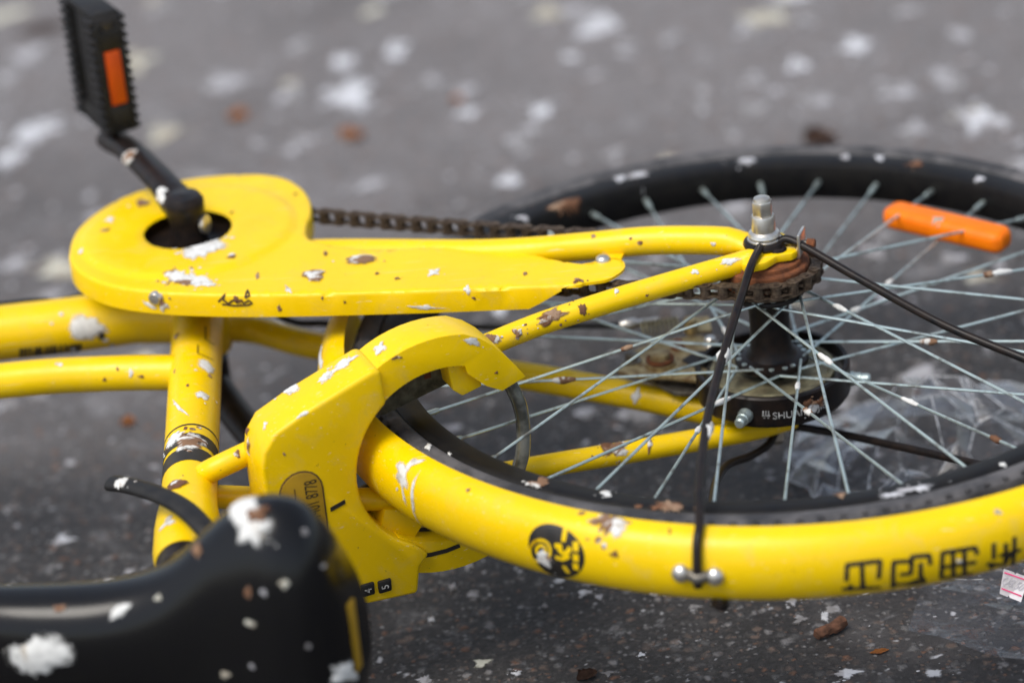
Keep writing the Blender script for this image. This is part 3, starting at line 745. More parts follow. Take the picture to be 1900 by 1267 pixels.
# wheel reflector clipped to the spokes
ra, rb = at(1648, 396, 0.004), at(1868, 448, 0.004); rd = (rb-ra).normalized(); rn = Vector((-rd.y, rd.x, 0))
L = (rb-ra).length
poly = [(0.002, -0.012), (0, -0.006), (0, 0.006), (0.003, 0.0125), (L-0.003, 0.0125), (L, 0.006), (L, -0.006), (L-0.002, -0.012)]
wr = finish('wheel_reflector', prism(poly, ra, rd, rn, (0, 0, 1), -0.0085, 0.0085, 0.0065, 4), 'orange_plastic', wheel)

# ------------------------------------------------------------------ chain: one object per link
chain = empty('chain', bike)
def plate(zc_, th, r_e, waist, p=0.0127):
    o_ = []
    for k in range(9): a = R(90+22.5*k); o_.append((r_e*math.cos(a), r_e*math.sin(a)))
    o_.append((p/2, -waist))
    for k in range(9): a = R(-90+22.5*k); o_.append((p+r_e*math.cos(a), r_e*math.sin(a)))
    o_.append((p/2, waist))
    return prism(o_, (0, 0, 0), (1, 0, 0), (0, 1, 0), (0, 0, 1), zc_-th/2, zc_+th/2, 0)
bm = join_bm([plate(0.0047, 0.0011, 0.0044, 0.0030), plate(-0.0047, 0.0011, 0.0044, 0.0030)])
for x in (0, 0.0127): add(bm, tube([(x, 0, -0.0058), (x, 0, 0.0058)], 0.0019, 8))
o_out = finish('chain_link', bm, 'chain_metal', chain); me_out = o_out.data
bm = join_bm([plate(0.0033, 0.0011, 0.0044, 0.0034), plate(-0.0033, 0.0011, 0.0044, 0.0034)])
for x in (0, 0.0127): add(bm, tube([(x, 0, -0.0029), (x, 0, 0.0029)], 0.0039, 12))
o_in = finish('chain_link', bm, 'chain_metal', chain); me_in = o_in.data
bpy.data.objects.remove(o_in); bpy.data.objects.remove(o_out)
ch_d = (Vector((0, 0))-GC).normalized(); ch_n = Vector((-ch_d.y, ch_d.x))
if ch_n.y < 0: ch_n = -ch_n
RC, RS = 0.066, 0.0368
path = []
A0 = GC+ch_n*RC; A1 = ch_n*RS
for i in range(60): path.append(A0.lerp(A1, i/60) - ch_n*0.006*math.sin(math.pi*i/60))
an0 = math.atan2(ch_n.y, ch_n.x)
for i in range(61): a = an0-math.pi*i/60; path.append(Vector((math.cos(a), math.sin(a)))*RS)
B0 = -ch_n*RS; B1 = GC-ch_n*RC
for i in range(1, 61): path.append(B0.lerp(B1, i/60) + ch_n*0.003*math.sin(math.pi*i/60))
an1 = an0+math.pi
for i in range(1, 61): a = an1-math.pi*i/60; path.append(GC+Vector((math.cos(a), math.sin(a)))*RC)
# resample at the chain's pitch
pp_ = [path[0]]; cur = path[0]; idx = 1
while idx < len(path):
    if (path[idx]-cur).length >= 0.0127:
        a, b_ = path[idx-1], path[idx]; lo, hi = 0.0, 1.0
        for _ in range(20):
            mid = (lo+hi)/2
            if (a.lerp(b_, mid)-cur).length < 0.0127: lo = mid
            else: hi = mid
        cur = a.lerp(b_, hi); pp_.append(cur)
    else: idx += 1
for i in range(len(pp_)-1):
    a, b_ = pp_[i], pp_[i+1]; d = b_-a
    o = bpy.data.objects.new('chain_link', me_out if i % 2 else me_in); COL.objects.link(o); o.parent = chain
    o.location = (a.x, a.y, CZ); o.rotation_euler = (0, 0, math.atan2(d.y, d.x))

# ------------------------------------------------------------------ fender
def fender_section(th):
    o_, i_ = [], []
    for k in range(17):
        t = math.pi*k/16; z = 0.0255*math.cos(t); r_ = 0.3165+0.0215*(math.sin(t)**0.8)
        o_.append((r_, z)); i_.append((r_-th*math.sin(t)-0.0002, z*(1-th/0.0255)))
    return o_+i_[::-1]
FT = [(157, -.008), (195, -.0095), (215, -.0095), (235, -.0070), (258, .001), (280, .007), (300, .0115), (340, .017)]
def foff(ang):
    a = math.degrees(ang) % 360
    if a <= FT[0][0]: return FT[0][1]
    for (x0, y0), (x1, y1) in zip(FT[:-1], FT[1:]):
        if a <= x1: return y0+(y1-y0)*(a-x0)/(x1-x0)
    return FT[-1][1]
fV, fF = ring_profile(fender_section(0.0016), R(157), R(338), 150)
fV = [Vector((v.x, v.y, 0))*(1+(sum(foff(math.atan2(v.y, v.x)+R(d_)) for d_ in (-8, -4, 0, 4, 8))/5)/math.hypot(v.x, v.y))+Vector((0, 0, v.z)) for v in fV]
fender = mesh('fender', (fV, fF), 'yellow_paint', bike, sharp=60)
def fpt(ang, t, lift=0.0):
    z = 0.0255*math.cos(t); r_ = 0.3165+0.0215*(math.sin(t)**0.8)+foff(ang)
    n = Vector((math.cos(ang)*math.sin(t), math.sin(ang)*math.sin(t), math.cos(t))).normalized()
    return Vector((r_*math.cos(ang), r_*math.sin(ang), z))+n*lift
# black wire stays, right side
fh = hit(fender, 1296, 1000); fa = math.atan2(fh[0].y, fh[0].x) if fh else R(255)
s0 = Vector((-0.004, -0.011, 0.0765))
near = [s0, at(1395, 490, 0.074), at(1380, 535, 0.068), at(1340, 665, 0.052), at(1312, 780, 0.044), at(1298, 900, 0.036), fpt(fa, 0.12, 0.0045), fpt(fa, 0.7, 0.0042), fpt(fa, 1.35, 0.0042), fpt(fa, 1.75, 0.0042)]
stay = mesh('fender_stay', tube(smooth_path(near, 6), 0.0031, 10), 'black_paint', fender)
mesh('fender_stay', tube(smooth_path([Vector((0.010, -0.006, 0.0765)), at(1462, 444, 0.078), at(1500, 462, 0.074), at(1600, 520, 0.062), at(1750, 602, 0.048), at(1900, 665, 0.036), at(1990, 700, 0.03), fpt(R(312), 0.35, 0.004), fpt(R(312), 1.3, 0.004)], 6), 0.0031, 10), 'black_paint', fender)
mesh('stay_eyelet', tube([Vector((0.0125*math.cos(R(k*15)), 0.0125*math.sin(R(k*15)), 0.0745)) for k in range(24)], 0.0031, 8, closed=True), 'black_paint', fender)
mesh('stay_eyelet', tube([at(1442, 462, 0.073)+Vector((0.005*math.cos(R(k*30)), 0.005*math.sin(R(k*30)), 0)) for k in range(12)], 0.0020, 8, closed=True), 'black_paint', fender)
# left stays (one bent by the fall)
mesh('fender_stay', tube(smooth_path([Vector((0, -0.012, -0.072)), at(1440, 800, -0.076), at(1425, 825, -0.080), at(1392, 846, -0.082), at(1350, 862, -0.076), at(1330, 890, -0.066), at(1322, 930, -0.056), at(1315, 1000, -0.045), fpt(R(258), math.pi-0.1, 0.004), fpt(R(257), math.pi-0.8, 0.004)], 6), 0.0031, 10), 'black_paint', fender)
mesh('fender_stay', tube(smooth_path([Vector((0.012, -0.004, -0.074)), at(1560, 805, -0.080), at(1700, 835, -0.076), at(1820, 862, -0.070), at(1960, 890, -0.06), fpt(R(312), math.pi-0.35, 0.004)], 6), 0.0031, 10), 'black_paint', fender)
for px, py in ((1264, 1062), (1327, 1068)):
    h = hit(fender, px, py)
    if h: mesh('rivet', lathe([(0, -0.001), (0.0062, -0.001), (0.0064, 0.0012), (0.0050, 0.0040), (0.0028, 0.0052), (0, 0.0055)], h[0], 20, axis=h[1]), 'chrome', fender)
h1, h2 = hit(fender, 1277, 1063), hit(fender, 1316, 1067)
if h1 and h2: mesh('stay_bracket', tube([h1[0]+h1[1]*0.001, (h1[0]+h2[0])/2+h1[1]*0.0065, h2[0]+h2[1]*0.001], 0.0038, 10), 'old_steel', fender)
# round sticker
el = [(1033+52*math.cos(R(k*12))*1.0+6*math.sin(R(k*12)), 1021+49*math.sin(R(k*12))+9*math.cos(R(k*12))) for k in range(30)]
st_ = patch(fender, el, 'sticker', 'print_black', 0.0003)
ribbons(fender, [[(1003+19*math.cos(R(k*20)), 1021+20*math.sin(R(k*20))) for k in range(9, 32)], [(1005+9*math.cos(R(k*30)), 1020+9*math.sin(R(k*30))) for k in range(13)]], 6, 'print', 'yellow_paint', 0.0006, 3)
ribbons(fender, [[(1050, 980), (1046, 1004)], [(1030, 1012), (1041, 1011), (1039, 1020), (1046, 1026), (1056, 1022), (1058, 1014)], [(1031, 1032), (1044, 1036), (1057, 1030)], [(1046, 1048), (1056, 1062)]], 9, 'print', 'yellow_paint', 0.0006, 3)
ribbons(fender, [[(1069, 1004), (1069, 1022)], [(1069, 1027), (1069, 1040)], [(1068, 1044), (1070, 1056)]], 12, 'print', 'yellow_paint', 0.0006, 3)
# lettering (stands on its head, as the bicycle lies)
S = lambda pts_: [(1500+x*0.2131, 900+y*0.2131) for x, y in pts_]
glyphs = [
 [[(330, 830), (335, 690), (625, 655), (610, 810)], [(465, 690), (470, 880)], [(290, 900), (630, 885)], [(360, 860), (370, 915)], [(475, 850), (482, 905)]],
 [[(735, 800), (740, 665), (900, 655), (890, 765), (795, 772)], [(890, 690), (900, 620), (1050, 605), (1060, 690)], [(975, 670), (975, 780), (1010, 840)], [(735, 870), (745, 840)], [(760, 860), (870, 850), (1010, 800)], [(850, 860), (1020, 840)], [(735, 800), (735, 890)]],
 [[(1155, 800), (1165, 585), (1450, 540), (1470, 600)], [(1255, 580), (1262, 780)], [(1355, 565), (1358, 765)], [(1165, 710), (1460, 665)], [(1150, 805), (1430, 765)]],
 [[(1612, 500), (1612, 640)], [(1718, 500), (1712, 690)], [(1792, 445), (1790, 600), (1775, 690)], [(1660, 610), (1850, 560)], [(1550, 680), (1690, 690), (1800, 560)], [(1590, 690), (1600, 740)]],
]
for g in glyphs: ribbons(fender, [S(s) for s in g], 9.0, 'lettering', 'print_black', 0.0004, 3)

# ------------------------------------------------------------------ ring lock round the tyre
LU = Vector((0.94, 0.342, 0)).normalized(); LN = Vector((LU.y, -LU.x, 0)); LC = LU*-0.27; LZ = Vector((0, 0, 1))
lock = empty('ring_lock', bike)
ri = 0.0675
arc = lambda r_, a0, a1, n: [(r_*math.cos(R(a0+(a1-a0)*k/n)), r_*math.sin(R(a0+(a1-a0)*k/n))) for k in range(n+1)]
house = arc(ri, 126.5, 242, 22) + [(-0.022, -0.070), (-0.030, -0.0775), (-0.034, -0.098), (-0.072, -0.095), (-0.098, -0.072), (-0.126, -0.046), (-0.1335, -0.03), (-0.1335, 0.030), (-0.131, 0.042), (-0.122, 0.054), (-0.1, 0.0635), (-0.047, 0.0815), (-0.0415, 0.0795)]
housing = finish('housing', prism(house, LC, LU, LZ, LN, 0.006, 0.0465, 0.0042, 3), 'yellow_plastic', lock)
armu = arc(0.0905, 125, 76, 9)+[(0.033, 0.0815), (0.042, 0.0735), (0.050, 0.0635), (0.0575, 0.053), (0.0635, 0.0435), (0.0455, 0.0375), (0.034, 0.0445), (0.0215, 0.0575), (0.0205, 0.0635)]+arc(ri-0.0005, 72, 128, 10)
arm_up = finish('upper_arm', prism(armu, LC, LU, LZ, LN, 0.008, 0.0415, 0.0022, 3), 'yellow_plastic', lock)
arml = [(x, -z) for x, z in armu][::-1]
arm_lo = finish('lower_arm', prism([(x, z*1.0) for x, z in arml], LC, LU, LZ, LN, 0.0085, 0.0405, 0.0022, 3), 'yellow_plastic', lock)
# clip under the upper arm
finish('clip', prism([(0.010, 0.064), (0.030, 0.0575), (0.034, 0.041), (0.019, 0.0375), (0.012, 0.044)], LC, LU, LZ, LN, 0.014, 0.034, 0.0012), 'yellow_plastic', lock)
finish('clip', prism([(-0.030, -0.0655), (-0.052, -0.049), (-0.046, -0.034), (-0.026, -0.040), (-0.018, -0.052)], LC, LU, LZ, LN, 0.010, 0.032, 0.0012), 'yellow_plastic', lock)
ribbons(arm_lo, [[(750, 1033), (775, 1032), (800, 1028), (828, 1021), (853, 1011)]], 9, 'slot', 'print_black', 0.0004, 3)
# black slot along the inside of the lower arm
sl = arc(ri-0.0012, -108, -66, 10)
V, F = [], []
for x, z in sl:
    for nn in (0.018, 0.024): V.append(LC+LU*x+LZ*z+LN*nn)
for i in range(len(sl)-1): F.append((2*i, 2*i+1, 2*i+3, 2*i+2))
me = bpy.data.meshes.new('slot'); me.from_pydata(V, [], F); link('slot', me, 'print_black', lock)
# steel back plates with slots
for s in (1, -1):
    bpl = finish('mounting_plate', prism([(-0.062, s*0.028), (-0.05, s*0.062), (0.022, s*0.063), (0.026, s*0.036), (-0.03, s*0.024)][::s], LC, LU, LZ, LN, 0.0025, 0.0055, 0.0005), 'plate_dark', lock)
    for u0 in (-0.036, -0.018, 0.002):
        finish('plate_slot', prism([(u0, s*0.043), (u0+0.005, s*0.043), (u0+0.005, s*0.055), (u0, s*0.055)][::s], LC, LU, LZ, LN, 0.0056, 0.0064, 0.0002), 'print_black' if u0 < -0.03 else 'rust', bpl)
# shackle closes the ring between the arms
shp = [(0.050, 0.050), (0.058, 0.032), (0.064, 0.012), (0.065, -0.008), (0.062, -0.028), (0.053, -0.048)]
mesh('shackle', tube(smooth_path([LC+LU*x+LZ*z+LN*0.022 for x, z in shp], 6), 0.0052, 16), 'clear_sleeve', lock)
# number plate, slit, key pad
NF = 0.0467
def lock_poly(c, w, h, n=10):
    o_ = []
    for k in range(n+1): a = R(180*k/n); o_.append((c[0]+w*math.cos(a), c[1]+h-w+w*math.sin(a)))
    for k in range(n+1): a = R(180+180*k/n); o_.append((c[0]+w*math.cos(a), c[1]-h+w+w*math.sin(a)))
    return o_
finish('number_plate_rim', prism(lock_poly((-0.1085, -0.0165), 0.0160, 0.0385), LC, LU, LZ, LN, NF-0.0004, NF+0.0004, 0.0002), 'print_brown', lock)
npl = finish('number_plate', prism(lock_poly((-0.1085, -0.0165), 0.0149, 0.0374), LC, LU, LZ, LN, NF, NF+0.0008, 0.0002), 'plate_amber', lock)
text_on(npl, '1401 8778', LC+LU*-0.1010+LZ*-0.0015+LN*(NF+0.0008), LZ, -LU, LN, 0.0130, 'digits', 'print_black', 0.0003, 0.55)
finish('line', prism([(-0.1135, -0.045), (-0.1128, -0.045), (-0.1128, 0.010), (-0.1135, 0.010)], LC, LU, LZ, LN, NF+0.0007, NF+0.0010, 0), 'print_brown', npl)
finish('slit', prism([(-0.0895, -0.0150), (-0.0785, -0.0120), (-0.0785, -0.0088), (-0.0895, -0.0118)], LC, LU, LZ, LN, NF-0.001, NF+0.0003, 0), 'print_black', lock)
for k, (u0, ch) in enumerate(((-0.0655, '4'), (-0.0795, '5'), (-0.0935, '6'))):
    u1 = -0.0580-0.0125*k; zz = -0.0835+0.001*k
    if k == 2: continue
    bt = finish('key_button', prism([(u1-0.0048, zz-0.0048), (u1+0.0048, zz-0.0048), (u1+0.0052, zz+0.0048), (u1-0.0048, zz+0.0048)], LC, LU, LZ, LN, NF-0.001, NF+0.0022, 0.0012), 'black_plastic', lock)
    text_on(bt, '5' if k == 0 else '4', LC+LU*u1+LZ*zz+LN*(NF+0.0024), LZ, -LU, LN, 0.0075, 'digit', 'print_white', 0.0002)

# ------------------------------------------------------------------ band brake on the left of the hub
brake = empty('band_brake', bike)
rb_ = 0.0562
cover = mesh('cover', lathe([(rb_-0.004, -0.0225), (rb_-0.0012, -0.0222), (rb_, -0.0236), (rb_, -0.0436), (rb_-0.002, -0.0466), (rb_-0.006, -0.0478), (0.02, -0.0485), (0.02, -0.047), (rb_-0.008, -0.0455), (rb_-0.004, -0.042)], (0, 0, 0), 60), 'black_paint', brake, sharp=30)
mesh('drum', lathe([(0.015, -0.030), (0.044, -0.030), (0.0455, -0.0295), (0.0455, -0.0265), (0.0425, -0.0258), (0.0400, -0.0285), (0.015, -0.0292)], (0, 0, 0), 48), 'cream_plate', brake, sharp=30)
mesh('back_plate', lathe([(0.015, -0.0335), (0.0515, -0.0335), (0.0518, -0.032), (0.015, -0.031)], (0, 0, 0), 48), 'old_steel', brake)
arm_poly = [(q.x, q.y) for q in (at(x, y, -0.034) for x, y in ((1145, 690), (1170, 652), (1225, 632), (1300, 622), (1345, 640), (1345, 700), (1290, 706), (1240, 700), (1190, 700)))]
ba = finish('brake_arm', prism(arm_poly, (0, 0, 0), (1, 0, 0), (0, 1, 0), (0, 0, 1), -0.0365, -0.0335, 0.0006), 'zinc_yellow', brake)
finish('arm_cutout', prism([(q.x, q.y) for q in (at(x, y, -0.033) for x, y in ((1265, 668), (1290, 652), (1335, 648), (1340, 678), (1290, 682)))], (0, 0, 0), (1, 0, 0), (0, 1, 0), (0, 0, 1), -0.0334, -0.0328, 0.0), 'black_paint', ba)
pv = at(1225, 668, -0.03)
mesh('pivot_bolt', lathe([(0, -0.004), (0.0115, -0.004), (0.0115, -0.001), (0.0075, 0.0), (0.0072, 0.006), (0.0045, 0.007), (0, 0.007)], pv, 20), 'zinc_yellow', ba, sharp=30)
mesh('pivot_ring', lathe([(0.0078, 0.0), (0.0105, 0.0), (0.0105, 0.0018), (0.0078, 0.0018)], pv, 20), 'rust', ba)
finish('lower_arm', prism([(q.x, q.y) for q in (at(x, y, -0.045) for x, y in ((1190, 700), (1260, 690), (1330, 712), (1330, 735), (1250, 730)))], (0, 0, 0), (1, 0, 0), (0, 1, 0), (0, 0, 1), -0.047, -0.0435, 0.0006), 'old_steel', brake)
for px, py, r_, mt_ in ((1172, 664, 0.0048, 'old_steel'), (1318, 634, 0.0042, 'chrome'), (1300, 694, 0.0050, 'zinc_yellow'), (1258, 640, 0.0036, 'rust')):
    mesh('arm_bolt', lathe([(0, -0.003), (r_*1.5, -0.003), (r_*1.5, -0.0015), (r_, -0.001), (r_, 0.003), (r_*0.7, 0.0042), (0, 0.0044)], at(px, py, -0.031), 12), mt_, ba, sharp=30)
# return spring and adjuster on the cable
sa, sb = at(1190, 612, -0.028), at(1262, 603, -0.028); sdv = sb-sa; sx_ = sdv.normalized(); sy_ = Vector((0, 0, 1)); sz_ = sx_.cross(sy_)
mesh('return_spring', tube([sa+sdv*(i/130)+sy_*0.0065*math.cos(i*0.42)+sz_*0.0065*math.sin(i*0.42) for i in range(131)], 0.00085, 6), 'cream_plate', brake)
mesh('adjuster', lathe([(0, 0), (0.003, 0), (0.0045, 0.004), (0.0045, 0.012), (0.003, 0.014), (0.003, 0.03), (0, 0.03)], at(1150, 604, -0.028), 14, axis=sx_), 'chrome', brake)
mesh('anchor_bolt', lathe([(0, 0), (0.005, 0), (0.0055, 0.002), (0.005, 0.012), (0, 0.013)], at(1282, 618, -0.034), 14), 'zinc_yellow', brake)
finish('spring_plate', boxm(at(1296, 604, -0.034), 0.018, 0.024, 0.003, 0.0006), 'zinc_yellow', brake)
cab = smooth_path([at(1152, 604, -0.028), at(1080, 604, -0.030), at(980, 607, -0.034), at(860, 606, -0.036), at(700, 602, -0.030), at(600, 600, -0.02), at(520, 588, -0.01), BB+Vector((0.0, 0.012, 0.03)), dn_a+Vector((0, 0.02, 0.012)), dn_b+Vector((0, 0.018, 0.015)), hd+Vector((0, 0.03, 0.0))], 6)
mesh('brake_cable', tube(cab, 0.0026, 8), 'black_plastic', bike)
for px, py, ax in ((1383, 768, (-0.45, -0.89, 0)), (1576, 680, (0.97, -0.2, 0))):
    a_ = Vector(ax).normalized(); c_ = a_*(rb_-0.001)+Vector((0, 0, -0.036))
    mesh('cover_bolt', lathe([(0, 0), (0.0056, 0), (0.0056, 0.003), (0.0048, 0.0045), (0.0048, 0.0085), (0.0042, 0.009), (0.0040, 0.014), (0.003, 0.0155), (0, 0.0155)], c_, 14, axis=a_), 'zinc_spoke', brake, sharp=30)
# maker's print round the cover
def cover_text(txt, a0, size, z, mat):
    cu = bpy.data.curves.new('t', 'FONT'); cu.body = txt; cu.size = 1.0
    to = bpy.data.objects.new('t', cu); COL.objects.link(to); dg = bpy.context.evaluated_depsgraph_get(); me0 = to.evaluated_get(dg).to_mesh()
    V = []
    for v in me0.vertices:
        a = a0+v.co.x*size/rb_; V.append(((rb_+0.0003)*math.cos(a), (rb_+0.0003)*math.sin(a), z+v.co.y*size))
    F = [tuple(p.vertices) for p in me0.polygons]; to.evaluated_get(dg).to_mesh_clear(); bpy.data.objects.remove(to)
    me = bpy.data.meshes.new('print'); me.from_pydata(V, [], F); link('print', me, mat, cover)
cover_text('SHUANG JIE', R(-97), 0.0078, -0.0385, 'print_white')
logo = []
for k in range(3): logo.append([(1416+k*5, 762), (1416+k*5, 770)])
logo += [[(1414, 771), (1429, 771)], [(1417, 775), (1420, 775)], [(1424, 775), (1427, 775)]]
ribbons(cover, logo, 2.2, 'emblem', 'print_white', 0.0003, 3)

# ------------------------------------------------------------------ saddle
SF = Vector((-0.94, 0.337, 0)).normalized(); SU = Vector((-SF.y, SF.x, 0)); SU = SU if SU.y < 0 else -SU
def lerp_tab(tab, x):
    if x <= tab[0][0]: return tab[0][1]
    for (x0, y0), (x1, y1) in zip(tab[:-1], tab[1:]):
        if x <= x1:
            t = (x-x0)/(x1-x0); t = t*t*(3-2*t) if False else t
            return y0+(y1-y0)*t
    return tab[-1][1]
Wt = [(0.163, 0.022), (0.165, 0.042), (0.169, 0.062), (0.175, 0.078), (0.183, 0.0895), (0.193, 0.0965), (0.204, 0.0990), (0.216, 0.0970), (0.230, 0.0910), (0.244, 0.0825), (0.258, 0.0705), (0.271, 0.0580), (0.285, 0.0490), (0.302, 0.0420), (0.325, 0.0375), (0.36, 0.0355), (0.395, 0.0345), (0.425, 0.0310), (0.440, 0.023), (0.447, 0.010)]
Ut = [(0.163, 0.462), (0.169, 0.475), (0.181, 0.486), (0.20, 0.4905), (0.22, 0.489), (0.25, 0.487), (0.29, 0.493), (0.33, 0.500), (0.38, 0.504), (0.425, 0.500), (0.447, 0.486)]
Dt = [(0.163, 0.030), (0.186, 0.050), (0.22, 0.052), (0.28, 0.042), (0.36, 0.036), (0.447, 0.026)]
V, F = [], []; fs = []
x = 0.120
for a, b_ in zip(Wt[:-1], Wt[1:]):
    for k in range(3): fs.append(a[0]+(b_[0]-a[0])*k/3)
fs.append(Wt[-1][0]); sg = 28
for x in fs:
    w, ut, dd = lerp_tab(Wt, x)*1.055+0.001, lerp_tab(Ut, x)+0.001, lerp_tab(Dt, x)
    for k in range(sg+1):
        t = math.pi*k/sg; cx = math.cos(t); sx = math.sin(t)
        zz = w*math.copysign(abs(cx)**0.86, cx); uu = ut-dd*(1-abs(sx)**0.62)
        V.append(SF*x+SU*uu+Vector((0, 0, zz)))
    for zz, uu in ((-w*0.985, ut-dd-0.016), (-w*0.90, ut-dd-0.020), (0, ut-dd-0.006), (w*0.90, ut-dd-0.020), (w*0.985, ut-dd-0.016)):
        V.append(SF*x+SU*uu+Vector((0, 0, zz)))
m_ = sg+6
for i in range(len(fs)-1):
    for k in range(m_): F.append((i*m_+k, i*m_+(k+1) % m_, (i+1)*m_+(k+1) % m_, (i+1)*m_+k))
F.append(tuple(range(m_))); F.append(tuple(range((len(fs)-1)*m_, len(fs)*m_)))
bm = bmesh.new(); add(bm, (V, F))
for _ in range(6): bmesh.ops.smooth_vert(bm, verts=bm.verts, factor=0.5, use_axis_x=True, use_axis_y=True, use_axis_z=True)
saddle = finish('saddle', bm, 'saddle_vinyl', bike, sharp=55)
mesh('saddle_clamp', tube([sp_end-st_dir*0.02, sp_end+st_dir*0.005], 0.019, 18), 'old_steel', bike)
# yellow tag on the tail
finish('tail_label', boxm(SF*0.1630+SU*0.448+Vector((0, 0, 0.006)), 0.0022, 0.010, 0.050, 0.0008, ex=SF, ey=SU), 'plate_amber', saddle)

# ------------------------------------------------------------------ prints on the tubes
def band(s_a, s_b, mat='print_black', name='decal_band'):
    p0 = st0+(st1-st0).normalized()*s_a; p1 = st0+(st1-st0).normalized()*s_b
    o = mesh(name, tube([p0, p1], 0.01945, 32, caps=False), mat, seat_tube); return o
def st_s(py):
    """distance along the seat tube of the point seen at pixel row py on its face"""
    h = hit(seat_tube, 352, py); return (h[0]-st0).dot((st1-st0).normalized())
band(st_s(786), st_s(788.5)); band(st_s(803), st_s(823)); band(st_s(830), st_s(853))
ribbons(seat_tube, [[(381, 606), (381, 630), (398, 640)], [(367, 640), (367, 656), (380, 661), (395, 668)]], 2.6, 'decal_line', 'print_black', 0.0003, 3)
bars = []
x = 38; rng = random.Random(3)
while x < 150:
    bars.append([(x, 646-(x-38)*0.085), (x, 672-(x-38)*0.09)]); x += rng.choice((5, 6, 7, 9))
ribbons(down_tube, bars, 4.2, 'barcode', 'print_black', 0.0004, 3)
ribbons(down_tube, [[(120, 645), (148, 642)], [(60, 655), (148, 650)]], 7, 'barcode', 'print_black', 0.0005, 3)
scr = [(405, 560), (412, 553), (418, 545), (414, 556), (424, 563), (434, 556), (440, 562), (448, 556), (452, 563), (462, 557), (468, 562), (460, 566), (436, 567), (412, 564)]
ribbons(chain_guard, [scr, [(455, 553), (459, 538), (463, 548), (455, 553)]], 4.0, 'scribble', 'print_brown', 0.0004, 3)

# ------------------------------------------------------------------ droppings on the bicycle
D = splat; Wd, Mx, Br = 'dropping_white', 'dropping_mixed', 'dropping_brown'
for a in [(385, 458, 36, 20, 20, Wd, 1.3, 0.0014, 5), (362, 470, 26, 12, 25, Wd, 1.5, .001, 4), (335, 515, 34, 19, -15, Mx, 1.5, 0.0014, 6), (355, 520, 40, 10, -25, Wd, 1.9, .0008, 5), (375, 528, 30, 6, -18, Wd, 2.0, .0006, 3), (586, 512, 26, 11, 20, Mx, 0.8, 0.002, 0), (672, 481, 32, 11, -4, Mx, 0.9, 0.0016, 2), (805, 506, 13, 7, 0, Wd, 1.2, .0006, 1), (867, 538, 6, 10, 20, Wd, 1.5, .0006, 2), (790, 570, 32, 4, 0, Wd, 2.0, .0005, 4), (518, 328, 24, 8, -12, Wd, 0.9, .0006, 1), (262, 379, 14, 9, 0, Mx, 0.8, .0014, 1), (205, 408, 9, 6, 0, Wd, 1, .0006, 1), (150, 468, 6, 6, 0, Wd, 1, .0006, 0), (300, 560, 12, 16, 20, Mx, 1.0, .0015, 2), (278, 566, 12, 6, 0, Wd, 1.2, .0006, 1), (195, 428, 8, 4, 0, Br, 1, .0004, 0), (430, 477, 10, 4, 20, Br, 1, .0004, 0), (478, 513, 4, 7, 0, Br, 1, .0004, 0), (535, 538, 5, 10, 20, Wd, 1.6, .0004, 2), (1020, 443, 18, 4, 0, Wd, 1.2, .0004, 1), (975, 508, 5, 4, 0, Br, 1, .0004, 1), (736, 517, 6, 3, 0, Br, 1, .0004, 1), (605, 471, 4, 6, 0, Br, 1, .0004, 0), (518, 572, 5, 6, 0, Br, 1, .0004, 2), (598, 553, 3, 3, 0, Br, 1, .0003, 0), (440, 556, 10, 5, 0, Br, 1.5, .0006, 4), (700, 508, 5, 3, 0, Br, 1, .0003, 0), (430, 395, 4, 3, 0, Br, 1, .0003, 0), (549, 360, 4, 3, 0, Br, 1, .0003, 0), (880, 553, 4, 3, 0, Br, 1, .0003, 2), (640, 560, 3, 3, 0, Br, 1, .0003, 2), (1072, 521, 10, 5, 20, Br, 1.2, .001, 2)]: D(chain_guard, *a)
for a in [(1022, 587, 34, 13, 22, Br, 1.8, 0.0012, 8), (1018, 590, 20, 7, 22, Mx, 1.8, 0.0014, 4), (1080, 576, 9, 12, 10, Br, 1.5, .001, 2), (962, 618, 10, 10, 0, Mx, 1.3, .0012, 1), (912, 628, 16, 12, 20, Mx, 1.2, .0015, 2), (1143, 540, 5, 6, 0, Mx, 1.3, .001, 1), (1350, 487, 20, 7, 15, Wd, 1.2, .0005, 1), (1290, 505, 8, 5, 0, Mx, 1.2, .0005, 2), (440, 842, 6, 8, 0, Mx, 1, .0012, 0), (1200, 548, 4, 3, 0, Br, 1, .0004, 0)]: D(seat_stay, *a)
for a in [(345, 818, 34, 16, -25, Mx, 1.7, 0.0012, 5), (325, 812, 18, 14, -40, Wd, 1.6, .0012, 4), (328, 897, 26, 9, 8, Br, 0.9, 0.0018, 1), (326, 899, 13, 5, 5, Wd, 1.2, .0022, 0), (332, 756, 4, 24, 24, Wd, 0.9, .0004, 0), (378, 735, 14, 8, -40, Wd, 2.0, .0005, 3), (384, 680, 22, 9, -30, Wd, 1.3, .0006, 2), (327, 626, 7, 5, 0, Mx, 1, .001, 2), (389, 698, 5, 3, 0, Br, 1, .0005, 1), (324, 690, 3, 4, 0, Br, 1, .0003, 0), (349, 715, 3, 3, 0, Br, 1, .0003, 0), (310, 970, 18, 8, 40, Wd, 0.5, .0003, 0), (345, 795, 5, 3, 0, Br, 1, .0003, 0)]: D(seat_tube, *a)
for a in [(158, 606, 38, 26, -5, Wd, 0.8, 0.0012, 5), (188, 622, 6, 9, 10, 'print_black', 0.4, .0014, 0), (92, 552, 22, 7, 15, Wd, 1.2, .0004, 1)]: D(down_tube, *a)
for a in [(243, 692, 5, 9, 0, Wd, 1, .0006, 0), (262, 698, 7, 3, 0, Br, 1, .0005, 1), (110, 676, 7, 4, 0, Wd, 1, .0004, 0), (194, 704, 4, 4, 0, Br, 1, .0004, 0), (218, 685, 3, 4, 0, Br, 1, .0004, 0)]: D(top_tube, *a)
